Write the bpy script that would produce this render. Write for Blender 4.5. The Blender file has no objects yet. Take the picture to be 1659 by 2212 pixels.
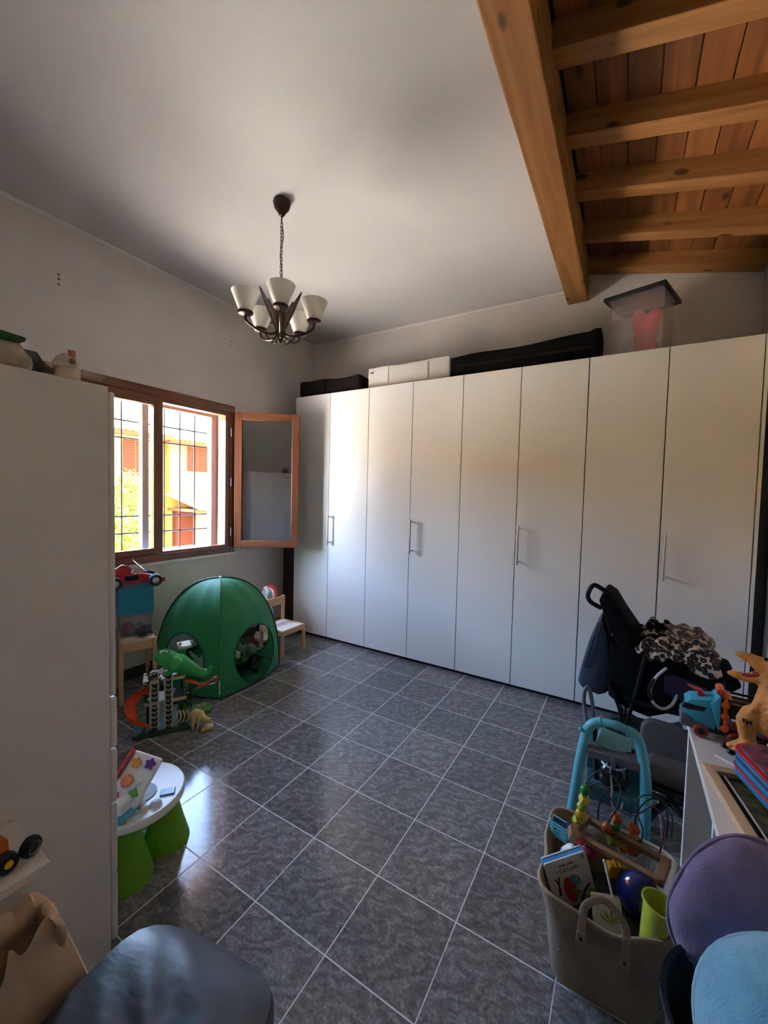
import bpy, bmesh, math, random
from mathutils import Vector, Matrix, Euler
random.seed(7)
sc = bpy.context.scene
COL = sc.collection
PI = math.pi
# ---------------------------------------------------------------- camera
FPX, IW, IH = 871.9, 1659.0, 2212.0
CPOS = Vector((3.1117, -3.2804, 1.5374))
CROT = Euler((1.527, -0.0243, 0.5415), 'XYZ')
cd = bpy.data.cameras.new('camera'); cam = bpy.data.objects.new('camera', cd); COL.objects.link(cam)
cam.location = CPOS; cam.rotation_euler = CROT
cd.sensor_fit = 'HORIZONTAL'; cd.sensor_width = 36.0; cd.lens = 36.0 * FPX / IW; cd.clip_start = 0.02; cd.clip_end = 300
sc.camera = cam
CM = CROT.to_matrix()
# ---------------------------------------------------------------- sky, sun, exposure
SUN_DIR = Vector((0.14, -0.50, 0.85)).normalized()
w = bpy.data.worlds.new('sky'); sc.world = w; w.use_nodes = True
wn = w.node_tree.nodes; wl = w.node_tree.links
bg = wn['Background']
sky = wn.new('ShaderNodeTexSky'); sky.sky_type = 'NISHITA'; sky.sun_disc = False
sky.sun_elevation = math.asin(SUN_DIR.z); sky.sun_rotation = math.atan2(SUN_DIR.x, SUN_DIR.y)
sky.air_density = 1.0; sky.dust_density = 1.5; sky.ozone_density = 1.0
wl.new(sky.outputs[0], bg.inputs[0]); bg.inputs[1].default_value = 2.0
sl = bpy.data.lights.new('sun', 'SUN'); so = bpy.data.objects.new('sun', sl); COL.objects.link(so)
sl.energy = 42.0; sl.angle = 0.009; sl.color = (1.0, 0.95, 0.87)
so.rotation_euler = (-SUN_DIR).to_track_quat('-Z', 'Y').to_euler(); so.location = (0, 0, 30)
pl = bpy.data.lights.new('window_portal', 'AREA'); po = bpy.data.objects.new('window_portal', pl); COL.objects.link(po)
pl.shape = 'RECTANGLE'; pl.size = 1.4; pl.size_y = 1.4; pl.cycles.is_portal = True
po.location = (-0.62, -1.35, 1.63); po.rotation_euler = (0, -PI / 2, 0)
vs = sc.view_settings
vs.view_transform = 'Standard'; vs.look = 'None'; vs.gamma = 1.0; vs.use_curve_mapping = False
vs.exposure = 2.55
cy = sc.cycles
cy.max_bounces = 14; cy.diffuse_bounces = 9; cy.glossy_bounces = 6; cy.transmission_bounces = 10; cy.transparent_max_bounces = 16
cy.use_denoising = True; cy.sample_clamp_indirect = 12.0; cy.caustics_reflective = False; cy.caustics_refractive = False

# ---------------------------------------------------------------- pixel -> place
def ray(u, v):
    return CM @ Vector(((u - IW / 2) / FPX, -(v - IH / 2) / FPX, -1.0))
def P(u, v, x=None, y=None, z=None):
    d = ray(u, v)
    if x is not None: t = (x - CPOS.x) / d.x
    elif y is not None: t = (y - CPOS.y) / d.y
    else: t = (z - CPOS.z) / d.z
    return CPOS + d * t

# ---------------------------------------------------------------- materials
MATS = {}
def nd(nt, t, **k):
    n = nt.nodes.new(t)
    for a, b in k.items(): setattr(n, a, b)
    return n
def pm(name, col, rough=0.5, metal=0.0, var=0.0, vs=6.0, bump=0.0, bs=60.0, spec=0.5, coat=0.0, sheen=0.0, trans=0.0, ior=1.45, alpha=1.0, stretch=None, rnd=False, emis=0.0):
    if name in MATS: return MATS[name]
    m = bpy.data.materials.new(name); m.use_nodes = True; nt = m.node_tree; L = nt.links
    b = nt.nodes['Principled BSDF']
    b.inputs['Base Color'].default_value = (*col, 1); b.inputs['Roughness'].default_value = rough; b.inputs['Metallic'].default_value = metal
    b.inputs['Specular IOR Level'].default_value = spec; b.inputs['Coat Weight'].default_value = coat; b.inputs['Sheen Weight'].default_value = sheen
    b.inputs['Transmission Weight'].default_value = trans; b.inputs['IOR'].default_value = ior; b.inputs['Alpha'].default_value = alpha
    if emis: b.inputs['Emission Color'].default_value = (*col, 1); b.inputs['Emission Strength'].default_value = emis
    if var or bump:
        tc = nd(nt, 'ShaderNodeTexCoord'); src = tc.outputs['Object']
        if stretch:
            mp = nd(nt, 'ShaderNodeMapping'); mp.inputs['Scale'].default_value = stretch; L.new(src, mp.inputs[0]); src = mp.outputs[0]
        if var:
            n = nd(nt, 'ShaderNodeTexNoise'); n.inputs['Scale'].default_value = vs; n.inputs['Detail'].default_value = 5; L.new(src, n.inputs['Vector'])
            r = nd(nt, 'ShaderNodeValToRGB'); r.color_ramp.elements[0].position = 0.3; r.color_ramp.elements[1].position = 0.7
            r.color_ramp.elements[0].color = (*[max(0, c * (1 - var)) for c in col], 1); r.color_ramp.elements[1].color = (*[min(1, c * (1 + var)) for c in col], 1)
            L.new(n.outputs[0], r.inputs[0]); L.new(r.outputs[0], b.inputs['Base Color'])
        if bump:
            n2 = nd(nt, 'ShaderNodeTexNoise'); n2.inputs['Scale'].default_value = bs; n2.inputs['Detail'].default_value = 4; L.new(src, n2.inputs['Vector'])
            bp = nd(nt, 'ShaderNodeBump'); bp.inputs['Strength'].default_value = bump; bp.inputs['Distance'].default_value = 0.01
            L.new(n2.outputs[0], bp.inputs['Height']); L.new(bp.outputs[0], b.inputs['Normal'])
    MATS[name] = m
    return m
def wood(name, c1, c2, axis=0, rough=0.5, scale=1.0, knots=0.0, coat=0.0):
    if name in MATS: return MATS[name]
    m = bpy.data.materials.new(name); m.use_nodes = True; nt = m.node_tree; L = nt.links; b = nt.nodes['Principled BSDF']
    tc = nd(nt, 'ShaderNodeTexCoord'); oi = nd(nt, 'ShaderNodeObjectInfo')
    ad = nd(nt, 'ShaderNodeVectorMath', operation='MULTIPLY_ADD'); ad.inputs[1].default_value = (1, 1, 1)
    ml = nd(nt, 'ShaderNodeVectorMath', operation='SCALE'); cx = nd(nt, 'ShaderNodeCombineXYZ')
    for i in range(3): L.new(oi.outputs['Random'], cx.inputs[i])
    L.new(cx.outputs[0], ml.inputs[0]); ml.inputs['Scale'].default_value = 17.0
    L.new(tc.outputs['Object'], ad.inputs[0]); L.new(ml.outputs[0], ad.inputs[2])
    mp = nd(nt, 'ShaderNodeMapping'); s = [14 * scale] * 3; s[axis] = 0.9 * scale; mp.inputs['Scale'].default_value = s; L.new(ad.outputs[0], mp.inputs[0])
    n = nd(nt, 'ShaderNodeTexNoise'); n.inputs['Scale'].default_value = 1.0; n.inputs['Detail'].default_value = 6; n.inputs['Distortion'].default_value = 0.9; L.new(mp.outputs[0], n.inputs['Vector'])
    r = nd(nt, 'ShaderNodeValToRGB'); r.color_ramp.elements[0].position = 0.28; r.color_ramp.elements[1].position = 0.72
    r.color_ramp.elements[0].color = (*c1, 1); r.color_ramp.elements[1].color = (*c2, 1); L.new(n.outputs[0], r.inputs[0])
    out = r.outputs[0]
    if knots:
        mk = nd(nt, 'ShaderNodeMapping'); sk = [8.0] * 3; sk[axis] = 3.6; mk.inputs['Scale'].default_value = sk; L.new(ad.outputs[0], mk.inputs[0])
        v = nd(nt, 'ShaderNodeTexVoronoi'); v.inputs['Scale'].default_value = 1.0; L.new(mk.outputs[0], v.inputs['Vector'])
        kr = nd(nt, 'ShaderNodeValToRGB'); kr.color_ramp.elements[0].position = 0.10; kr.color_ramp.elements[1].position = 0.17
        kr.color_ramp.elements[0].color = (1, 1, 1, 1); kr.color_ramp.elements[1].color = (0, 0, 0, 1); L.new(v.outputs['Distance'], kr.inputs[0])
        mx = nd(nt, 'ShaderNodeMix', data_type='RGBA'); mx.inputs[7].default_value = (c1[0] * .25, c1[1] * .2, c1[2] * .2, 1)
        mu = nd(nt, 'ShaderNodeMath', operation='MULTIPLY'); mu.inputs[1].default_value = knots; L.new(kr.outputs[0], mu.inputs[0])
        L.new(mu.outputs[0], mx.inputs[0]); L.new(out, mx.inputs[6]); out = mx.outputs[2]
    L.new(out, b.inputs['Base Color']); b.inputs['Roughness'].default_value = rough; b.inputs['Coat Weight'].default_value = coat
    bp = nd(nt, 'ShaderNodeBump'); bp.inputs['Strength'].default_value = 0.15; bp.inputs['Distance'].default_value = 0.004
    L.new(n.outputs[0], bp.inputs['Height']); L.new(bp.outputs[0], b.inputs['Normal'])
    MATS[name] = m
    return m
def thin_glass(name, tint=(1, 1, 1), refl=0.0, opaque=0.0, ocol=(1, 1, 1)):
    if name in MATS: return MATS[name]
    m = bpy.data.materials.new(name); m.use_nodes = True; nt = m.node_tree; L = nt.links; nt.nodes.clear()
    o = nd(nt, 'ShaderNodeOutputMaterial'); t = nd(nt, 'ShaderNodeBsdfTransparent'); t.inputs[0].default_value = (*tint, 1)
    g = nd(nt, 'ShaderNodeBsdfGlossy'); g.inputs['Roughness'].default_value = 0.0 if refl < .5 else .02
    f = nd(nt, 'ShaderNodeFresnel'); f.inputs[0].default_value = 1.5
    ma = nd(nt, 'ShaderNodeMath', operation='MULTIPLY_ADD'); ma.inputs[1].default_value = 1.0; ma.inputs[2].default_value = refl; L.new(f.outputs[0], ma.inputs[0])
    mx = nd(nt, 'ShaderNodeMixShader'); L.new(ma.outputs[0], mx.inputs[0]); L.new(t.outputs[0], mx.inputs[1]); L.new(g.outputs[0], mx.inputs[2])
    out = mx.outputs[0]
    if opaque:
        d = nd(nt, 'ShaderNodeBsdfDiffuse'); d.inputs[0].default_value = (*ocol, 1)
        m2 = nd(nt, 'ShaderNodeMixShader'); m2.inputs[0].default_value = opaque; L.new(out, m2.inputs[1]); L.new(d.outputs[0], m2.inputs[2]); out = m2.outputs[0]
    L.new(out, o.inputs[0])
    MATS[name] = m
    return m

# ---------------------------------------------------------------- mesh builder
def rotm(rx=0, ry=0, rz=0): return Euler((rx, ry, rz), 'XYZ').to_matrix()
class MB:
    def __init__(s): s.v = []; s.f = []
    def add(s, vs, fs):
        o = len(s.v); s.v += [tuple(x) for x in vs]; s.f += [tuple(i + o for i in f) for f in fs]; return s
    def box(s, c, d, R=None, taper=1.0):
        c = Vector(c); h = [x / 2 for x in d]; vs = []
        for z in (-1, 1):
            k = taper if z > 0 else 1.0
            for x, y in ((-1, -1), (1, -1), (1, 1), (-1, 1)):
                q = Vector((x * h[0] * k, y * h[1] * k, z * h[2]))
                vs.append(c + (R @ q if R else q))
        return s.add(vs, [(3, 2, 1, 0), (4, 5, 6, 7), (0, 1, 5, 4), (1, 2, 6, 5), (2, 3, 7, 6), (3, 0, 4, 7)])
    def mm(s, a, b):
        return s.box([(a[i] + b[i]) / 2 for i in range(3)], [abs(b[i] - a[i]) for i in range(3)])
    def bar(s, a, b, w, h, up=(0, 0, 1)):
        a, b = Vector(a), Vector(b); d = (b - a); L = d.length; d.normalize(); up = Vector(up)
        sd = d.cross(up)
        if sd.length < 1e-4: sd = d.cross(Vector((1, 0, 0)))
        sd.normalize(); u = sd.cross(d).normalized()
        R = Matrix((d, sd, u)).transposed()
        return s.box((a + b) / 2, (L, w, h), R)
    def rings(s, rs, closed_path=False, cap=True):
        n = len(rs[0]); vs = [p for r in rs for p in r]; fs = []; m = len(rs)
        for i in range(m if closed_path else m - 1):
            j = (i + 1) % m
            for k in range(n):
                l = (k + 1) % n; fs.append((i * n + k, i * n + l, j * n + l, j * n + k))
        if cap and not closed_path: fs.append(tuple(range(n - 1, -1, -1))); fs.append(tuple((m - 1) * n + k for k in range(n)))
        return s.add(vs, fs)
    def tube(s, pts, r, n=8, closed=False, cap=True, flat=1.0, up=None):
        pts = [Vector(p) for p in pts]; m = len(pts); rs = []
        rad = r if isinstance(r, (list, tuple)) else [r] * m
        N = None
        for i, p in enumerate(pts):
            a = pts[i - 1] if (i > 0 or closed) else p; b = pts[(i + 1) % m] if (i < m - 1 or closed) else p
            t = (b - a)
            if t.length < 1e-9: t = Vector((0, 0, 1))
            t.normalize()
            if up is not None: N = t.cross(Vector(up)); N = N.normalized() if N.length > 1e-5 else t.orthogonal().normalized()
            elif N is None: N = t.orthogonal().normalized()
            else:
                N = N - t * N.dot(t); N = N.normalized() if N.length > 1e-6 else t.orthogonal().normalized()
            B = t.cross(N)
            rs.append([p + N * (rad[i] * math.cos(2 * PI * k / n)) + B * (rad[i] * flat * math.sin(2 * PI * k / n)) for k in range(n)])
        return s.rings(rs, closed, cap)
    def cyl(s, a, b, r, r2=None, n=16): return s.tube([a, b], [r, r if r2 is None else r2], n)
    def lathe(s, prof, c=(0, 0, 0), n=24, R=None, cap=True):
        c = Vector(c); rs = []
        for r, z in prof:
            rs.append([c + ((R @ Vector((r * math.cos(2 * PI * k / n), r * math.sin(2 * PI * k / n), z))) if R else Vector((r * math.cos(2 * PI * k / n), r * math.sin(2 * PI * k / n), z))) for k in range(n)])
        return s.rings(rs, False, cap)
    def ell(s, c, r, R=None, nu=16, nv=10):
        if not isinstance(r, (list, tuple)): r = (r, r, r)
        c = Vector(c); rs = []
        for j in range(nv + 1):
            a = PI * (j + (0.02 if j == 0 else (-0.02 if j == nv else 0))) / nv; sr, cz = math.sin(a), -math.cos(a)
            ring = []
            for k in range(nu):
                q = Vector((r[0] * sr * math.cos(2 * PI * k / nu), r[1] * sr * math.sin(2 * PI * k / nu), r[2] * cz))
                ring.append(c + (R @ q if R else q))
            rs.append(ring)
        return s.rings(rs)
    def prism(s, poly, lo, hi, f=lambda x, y, z: (x, y, z)):
        n = len(poly); vs = [f(x, y, lo) for x, y in poly] + [f(x, y, hi) for x, y in poly]
        fs = [tuple(range(n - 1, -1, -1)), tuple(range(n, 2 * n))] + [(i, (i + 1) % n, n + (i + 1) % n, n + i) for i in range(n)]
        return s.add(vs, fs)
    def grid(s, fn, nu, nv, cu=False, skip=None):
        vs = [fn(i / nu, j / nv) for j in range(nv + 1) for i in range(nu + (0 if cu else 1))]
        W = nu if cu else nu + 1; fs = []
        for j in range(nv):
            for i in range(nu):
                if skip and skip((i + .5) / nu, (j + .5) / nv): continue
                fs.append((j * W + i, j * W + (i + 1) % W, (j + 1) * W + (i + 1) % W, (j + 1) * W + i))
        return s.add(vs, fs)
    def chain(s, pts, n=10):           # spheres along a path: (point, radius)
        for (a, ra), (b, rb) in zip(pts[:-1], pts[1:]):
            a, b = Vector(a), Vector(b); L = (b - a).length; k = max(1, int(L / (0.45 * min(ra, rb))))
            for i in range(k + 1): t = i / k; s.ell(a.lerp(b, t), ra + (rb - ra) * t, None, n, 6)
        return s
    def build(s, name, mat, parent=None, bevel=0.0, seg=2, smooth=True, angle=40, solid=0.0, sub=0, remesh=0.0, fix=True):
        me = bpy.data.meshes.new(name); me.from_pydata(s.v, [], s.f)
        bm = bmesh.new(); bm.from_mesh(me)
        if fix: bmesh.ops.recalc_face_normals(bm, faces=bm.faces)
        flatdone = False
        if bevel:
            boxy = all(all(len(e.link_faces) == 2 and e.calc_face_angle(0) > math.radians(30) for e in f.edges) for f in bm.faces)
            es = [e for e in bm.edges if len(e.link_faces) == 2 and e.calc_face_angle(0) > math.radians(30)]
            bmesh.ops.bevel(bm, geom=es, offset=bevel, segments=seg, profile=0.5, affect='EDGES', clamp_overlap=True)
            if smooth:
                for f in bm.faces: f.smooth = True
                if boxy and not (solid or sub):
                    flatdone = True
                    for f in bm.faces: f.smooth = min(e.calc_length() for e in f.edges) < bevel * 1.02
        elif smooth:
            for f in bm.faces: f.smooth = True
        bm.to_mesh(me); bm.free()
        o = bpy.data.objects.new(name, me); COL.objects.link(o)
        if remesh:
            md = o.modifiers.new('r', 'REMESH'); md.mode = 'VOXEL'; md.voxel_size = remesh
            ms = o.modifiers.new('s', 'SMOOTH'); ms.iterations = 6; ms.factor = 0.6
        if solid:
            md = o.modifiers.new('t', 'SOLIDIFY'); md.thickness = solid; md.offset = 0
        if sub:
            md = o.modifiers.new('u', 'SUBSURF'); md.levels = sub; md.render_levels = sub
        if remesh or solid or sub:
            dg = bpy.context.evaluated_depsgraph_get(); m2 = bpy.data.meshes.new_from_object(o.evaluated_get(dg))
            o.modifiers.clear(); o.data = m2; me = m2; me.name = name
        if smooth and len(me.polygons):
            if remesh or solid or sub: me.polygons.foreach_set('use_smooth', [True] * len(me.polygons))
            if not remesh and not flatdone: me.set_sharp_from_angle(angle=math.radians(angle))
        me.materials.clear()
        if mat: me.materials.append(mat)
        if parent: o.parent = parent
        return o
def tag(o, label=None, cat=None, group=None, kind=None):
    if label: o['label'] = label
    if cat: o['category'] = cat
    if group: o['group'] = group
    if kind: o['kind'] = kind
    return o
def thing(name, label, cat, loc=(0, 0, 0), rz=0.0, group=None):
    o = bpy.data.objects.new(name, None); COL.objects.link(o); o.location = loc; o.rotation_euler = (0, 0, rz); o.empty_display_size = 0.1
    return tag(o, label, cat, group)
def copy_tree(o, parent=None):
    c = o.copy(); COL.objects.link(c); c.parent = parent
    for ch in list(o.children): copy_tree(ch, c)
    return c
class Frame:                            # vertical plane through a floor point, X to the right of the viewer, Y away, Z up
    def __init__(s, o, turn=0.0):
        s.o = Vector(o); d = s.o - CPOS; a = math.atan2(d.y, d.x) - PI / 2 + turn
        s.rz = a; s.r = Vector((math.cos(a), math.sin(a), 0)); s.n = Vector((-math.sin(a), math.cos(a), 0))
    def __call__(s, u, v, dy=0.0):
        d = ray(u, v); t = ((s.o + s.n * dy - CPOS).dot(s.n)) / d.dot(s.n); q = CPOS + d * t - s.o
        return Vector((q.dot(s.r), dy, q.z))
def spline(pts, k=6):                   # Catmull-Rom through points
    pts = [Vector(p) for p in pts]; out = []
    for i in range(len(pts) - 1):
        p0 = pts[max(0, i - 1)]; p1 = pts[i]; p2 = pts[i + 1]; p3 = pts[min(len(pts) - 1, i + 2)]
        for j in range(k):
            t = j / k
            out.append(0.5 * ((2 * p1) + (p2 - p0) * t + (2 * p0 - 5 * p1 + 4 * p2 - p3) * t * t + (3 * p1 - p0 - 3 * p2 + p3) * t ** 3))
    out.append(pts[-1]); return out
def text(name, body, size, mat, parent, M, extrude=0.0004, xs=1.0):
    c = bpy.data.curves.new(name, 'FONT'); c.body = body; c.size = size; c.extrude = extrude; c.align_x = 'CENTER'; c.align_y = 'CENTER'
    t = bpy.data.objects.new(name, c); COL.objects.link(t)
    dg = bpy.context.evaluated_depsgraph_get(); me = bpy.data.meshes.new_from_object(t.evaluated_get(dg))
    bpy.data.objects.remove(t); me.transform(Matrix.Diagonal((xs, 1, 1, 1))); me.transform(M); me.materials.clear(); me.materials.append(mat)
    o = bpy.data.objects.new(name, me); COL.objects.link(o); o.parent = parent; return o
# ================================================================ the setting
XL, XR, YB, YF, ZC = -0.271, 3.89, 0.60, -3.75, 3.345
WY0, WY1, WZ0, WZ1 = -2.06, -0.63, 0.975, 2.32         # window opening
M_WALL = pm('grey_wall_paint', (0.64, 0.59, 0.55), 0.85, var=0.05, vs=3, bump=0.06, bs=120)
M_CEIL = pm('white_ceiling_paint', (0.54, 0.52, 0.495), 0.9, var=0.02, vs=2, bump=0.03, bs=90)
M_TRIM = pm('white_trim_paint', (0.72, 0.70, 0.67), 0.7)
def tile_mat():
    m = bpy.data.materials.new('polished_grey_stone_tile'); m.use_nodes = True; nt = m.node_tree; L = nt.links; b = nt.nodes['Principled BSDF']
    tc = nd(nt, 'ShaderNodeTexCoord'); oi = nd(nt, 'ShaderNodeObjectInfo'); cx = nd(nt, 'ShaderNodeCombineXYZ')
    m1 = nd(nt, 'ShaderNodeMath', operation='MULTIPLY'); m1.inputs[1].default_value = 53.0; L.new(oi.outputs['Random'], m1.inputs[0])
    for i in range(3): L.new(m1.outputs[0], cx.inputs[i])
    ad = nd(nt, 'ShaderNodeVectorMath', operation='ADD'); L.new(tc.outputs['Object'], ad.inputs[0]); L.new(cx.outputs[0], ad.inputs[1])
    mp = nd(nt, 'ShaderNodeMapping'); mp.inputs['Scale'].default_value = (1.0, 1.9, 1); mp.inputs['Rotation'].default_value = (0, 0, 0.5); L.new(ad.outputs[0], mp.inputs[0])
    n1 = nd(nt, 'ShaderNodeTexNoise'); n1.inputs['Scale'].default_value = 11; n1.inputs['Detail'].default_value = 7; n1.inputs['Distortion'].default_value = 1.6; n1.inputs['Roughness'].default_value = 0.65; L.new(mp.outputs[0], n1.inputs['Vector'])
    n2 = nd(nt, 'ShaderNodeTexNoise'); n2.inputs['Scale'].default_value = 110; n2.inputs['Detail'].default_value = 6; n2.inputs['Roughness'].default_value = 0.7; L.new(ad.outputs[0], n2.inputs['Vector'])
    w1 = nd(nt, 'ShaderNodeTexWave'); w1.inputs['Scale'].default_value = 4; w1.inputs['Distortion'].default_value = 14; w1.inputs['Detail'].default_value = 5; w1.inputs['Detail Scale'].default_value = 2.0; L.new(mp.outputs[0], w1.inputs['Vector'])
    a = nd(nt, 'ShaderNodeMath', operation='MULTIPLY_ADD'); a.inputs[1].default_value = 0.62; n1s = nd(nt, 'ShaderNodeMath', operation='MULTIPLY_ADD'); n1s.inputs[1].default_value = 0.36; n1s.inputs[2].default_value = 0.24; L.new(n1.outputs[0], n1s.inputs[0]); L.new(n2.outputs[0], a.inputs[0]); L.new(n1s.outputs[0], a.inputs[2])
    a2 = nd(nt, 'ShaderNodeMath', operation='MULTIPLY_ADD'); a2.inputs[1].default_value = 0.12; L.new(w1.outputs[1], a2.inputs[0]); L.new(a.outputs[0], a2.inputs[2])
    r = nd(nt, 'ShaderNodeValToRGB'); e = r.color_ramp.elements
    e[0].position = 0.60; e[0].color = (0.070, 0.064, 0.060, 1); e[1].position = 1.02; e[1].color = (0.34, 0.325, 0.315, 1)
    q = r.color_ramp.elements.new(0.82); q.color = (0.165, 0.155, 0.148, 1)
    L.new(a2.outputs[0], r.inputs[0])
    hs = nd(nt, 'ShaderNodeHueSaturation'); mr = nd(nt, 'ShaderNodeMapRange'); mr.inputs[3].default_value = 0.84; mr.inputs[4].default_value = 1.18; L.new(oi.outputs['Random'], mr.inputs[0]); L.new(mr.outputs[0], hs.inputs['Value'])
    L.new(r.outputs[0], hs.inputs['Color']); L.new(hs.outputs[0], b.inputs['Base Color'])
    b.inputs['Roughness'].default_value = 0.17; b.inputs['Specular IOR Level'].default_value = 0.45
    rr = nd(nt, 'ShaderNodeMapRange'); rr.inputs[1].default_value = 0.7; rr.inputs[2].default_value = 1.05; rr.inputs[3].default_value = 0.07; rr.inputs[4].default_value = 0.17
    L.new(a2.outputs[0], rr.inputs[0]); L.new(rr.outputs[0], b.inputs['Roughness'])
    bp = nd(nt, 'ShaderNodeBump'); bp.inputs['Strength'].default_value = 0.05; bp.inputs['Distance'].default_value = 0.003; L.new(n2.outputs[0], bp.inputs['Height']); L.new(bp.outputs[0], b.inputs['Normal'])
    return m
M_TILE = tile_mat()
M_GROUT = pm('pale_grout', (0.62, 0.60, 0.58), 0.8, var=0.1, vs=30)
floor = MB().mm((XL - .3, YF - .2, -0.25), (XR + .2, YB + .2, -0.0006)).build('floor', M_GROUT, smooth=False); tag(floor, kind='structure', label='polished grey stone tile floor with pale grout')
TS = 0.33333; TX, TY = 1.9825, -2.2674
tm = None
for i in range(-7, 7):
    for j in range(-5, 8):
        x0, x1 = max(XL, TX + i * TS + .0024), min(XR, TX + (i + 1) * TS - .0024); y0, y1 = max(YF, TY + j * TS + .0024), min(0.14, TY + (j + 1) * TS - .0024)
        if x1 - x0 < .02 or y1 - y0 < .02: continue
        full = abs(x1 - x0 - TS + .0048) < 1e-6 and abs(y1 - y0 - TS + .0048) < 1e-6
        if full and tm: o = bpy.data.objects.new('tile', tm); COL.objects.link(o)
        else:
            dx, dy = (x1 - x0) / 2, (y1 - y0) / 2
            o = MB().mm((-dx, -dy, -.008), (dx, dy, 0)).build('tile', M_TILE, bevel=.0004, seg=1, smooth=False)
            if full: tm = o.data
        o.location = ((x0 + x1) / 2, (y0 + y1) / 2, 0); o.parent = floor
# walls
def wall(name, boxes, mat=M_WALL):
    m = MB()
    for a, b in boxes: m.mm(a, b)
    return tag(m.build(name, mat, smooth=False), kind='structure')
ZT = 3.75
OX = -0.62                                             # outer face of the window wall
wall('wall_left', [((OX, YF, 0), (XL, WY0, ZT)), ((OX, WY1, 0), (XL, YB + .2, ZT)), ((OX, WY0, 0), (XL, WY1, WZ0)), ((OX, WY0, WZ1), (XL, WY1, ZT))])
wall('wall_back', [((XL, YB, 0), (XR + .2, YB + .2, ZT))])
M_WALLW = pm('white_wall_paint', (0.76, 0.745, 0.72), 0.85, var=0.03, vs=3, bump=0.06, bs=120)
wall('wall_right', [((XR, YF, 0), (XR + .2, YB, ZT))], M_WALLW)
wall('wall_front', [((OX, YF - .2, 0), (XR + .2, YF, ZT))], M_WALLW)
ceil = tag(MB().mm((XL, YF, ZC), (2.60, YB, ZC + .12)).build('ceiling', M_CEIL, smooth=False), kind='structure')
tag(MB().mm((XL, YF, ZC - .022), (XL + .012, YB, ZC)).build('trim_1', M_TRIM, smooth=False), kind='structure')
tag(MB().mm((XL, YB - .012, ZC - .022), (2.597, YB, ZC)).build('trim_2', M_TRIM, smooth=False), kind='structure')
M_BASE = pm('dark_baseboard', (0.05, 0.046, 0.043), 0.3, var=0.2, vs=20)
tag(MB().mm((XL, YF, 0), (XL + .012, YB, .085)).build('baseboard_left', M_BASE, smooth=False), kind='structure')
tag(MB().mm((XR - .012, YF, 0), (XR, YB, .085)).build('baseboard_right', M_BASE, smooth=False), kind='structure')
# timber roof side: main beam, rafters and boards
M_BEAM = wood('pine_beam', (0.21, 0.080, 0.018), (0.42, 0.195, 0.056), 1, 0.55, 1.0, knots=0.9)
M_RAFT = wood('pine_rafter', (0.21, 0.080, 0.018), (0.42, 0.195, 0.056), 0, 0.55, 1.0, knots=0.9)
M_PLANK = wood('pine_board', (0.11, 0.032, 0.007), (0.31, 0.112, 0.026), 1, 0.55, 1.0, knots=0.9)
SL = 0.235; ct = math.atan(SL)
def zs(x): return 3.555 - SL * (x - 2.76)              # underside of the boards
tim = MB().add([(2.6, YF, zs(2.6) + .02), (4.1, YF, zs(4.1) + .02), (4.1, YB + .2, zs(4.1) + .02), (2.6, YB + .2, zs(2.6) + .02), (2.6, YF, ZT + .2), (4.1, YF, ZT + .2), (4.1, YB + .2, ZT + .2), (2.6, YB + .2, ZT + .2)],
               [(3, 2, 1, 0), (4, 5, 6, 7), (0, 1, 5, 4), (1, 2, 6, 5), (2, 3, 7, 6), (3, 0, 4, 7)]).build('ceiling_timber', pm('roof_core', (0.05, 0.03, 0.015), .9), smooth=False)
tag(tim, kind='structure', label='sloping timber roof with pine rafters and boards')
tag(MB().mm((OX, YF, ZC + .12), (2.6, YB + .2, ZC + .3)).build('ceiling_core', pm('roof_slab', (0.4, 0.4, 0.4), .9), smooth=False), kind='structure')
bm_ = MB().mm((-0.08, -2.2, -0.15), (0.08, 2.2, 0.15)).build('main_beam', M_BEAM, tim, bevel=.006); bm_.location = (2.676, -1.575, 3.222 + .15)
pmesh = None; k = 0; x = 2.765
while x < XR:
    if pmesh is None:
        o = MB().mm((.001, -2.2, -.003), (.135, 2.2, .018)).build('board', M_PLANK, tim, bevel=.003, seg=1); pmesh = o.data
    else: o = bpy.data.objects.new('board', pmesh); COL.objects.link(o); o.parent = tim
    o.location = (x, -1.59, zs(x)); o.rotation_euler = (0, ct, 0); x += .1375 * math.cos(ct)
rmesh = None; RL = (XR - 2.75) / math.cos(ct)
for y in (-3.27, -2.80, -2.335, -1.87, -1.40, -.926, -.478, 0.01, 0.49):
    if rmesh is None:
        o = MB().mm((0, 0, -.118), (RL, .10, 0.0)).build('rafter', M_RAFT, tim, bevel=.004); rmesh = o.data
    else: o = bpy.data.objects.new('rafter', rmesh); COL.objects.link(o); o.parent = tim
    o.location = (2.757, y, zs(2.757)); o.rotation_euler = (0, ct, 0)
# ---------------------------------------------------------------- window
M_WW = wood('window_wood', (0.115, 0.033, 0.012), (0.21, 0.070, 0.026), 2, 0.38, 1.6, coat=0.3)
M_WWH = wood('window_wood_rail', (0.115, 0.033, 0.012), (0.21, 0.070, 0.026), 1, 0.38, 1.6, coat=0.3)
M_GLASS = thin_glass('window_glass', (0.93, 0.95, 0.94))
win = bpy.data.objects.new('window_1', None); COL.objects.link(win); win.location = (XL, (WY0 + WY1) / 2, WZ0); tag(win, kind='structure', label='wooden casement window with iron grille and one sash open')
WC = Vector(win.location)
def wp(name, m, mat=M_WW, bevel=.003):
    o = m.build(name, mat, win, bevel=bevel); o.data.transform(Matrix.Translation(-WC)); return o
F0 = XL - .045                                          # frame sits in the wall
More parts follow.
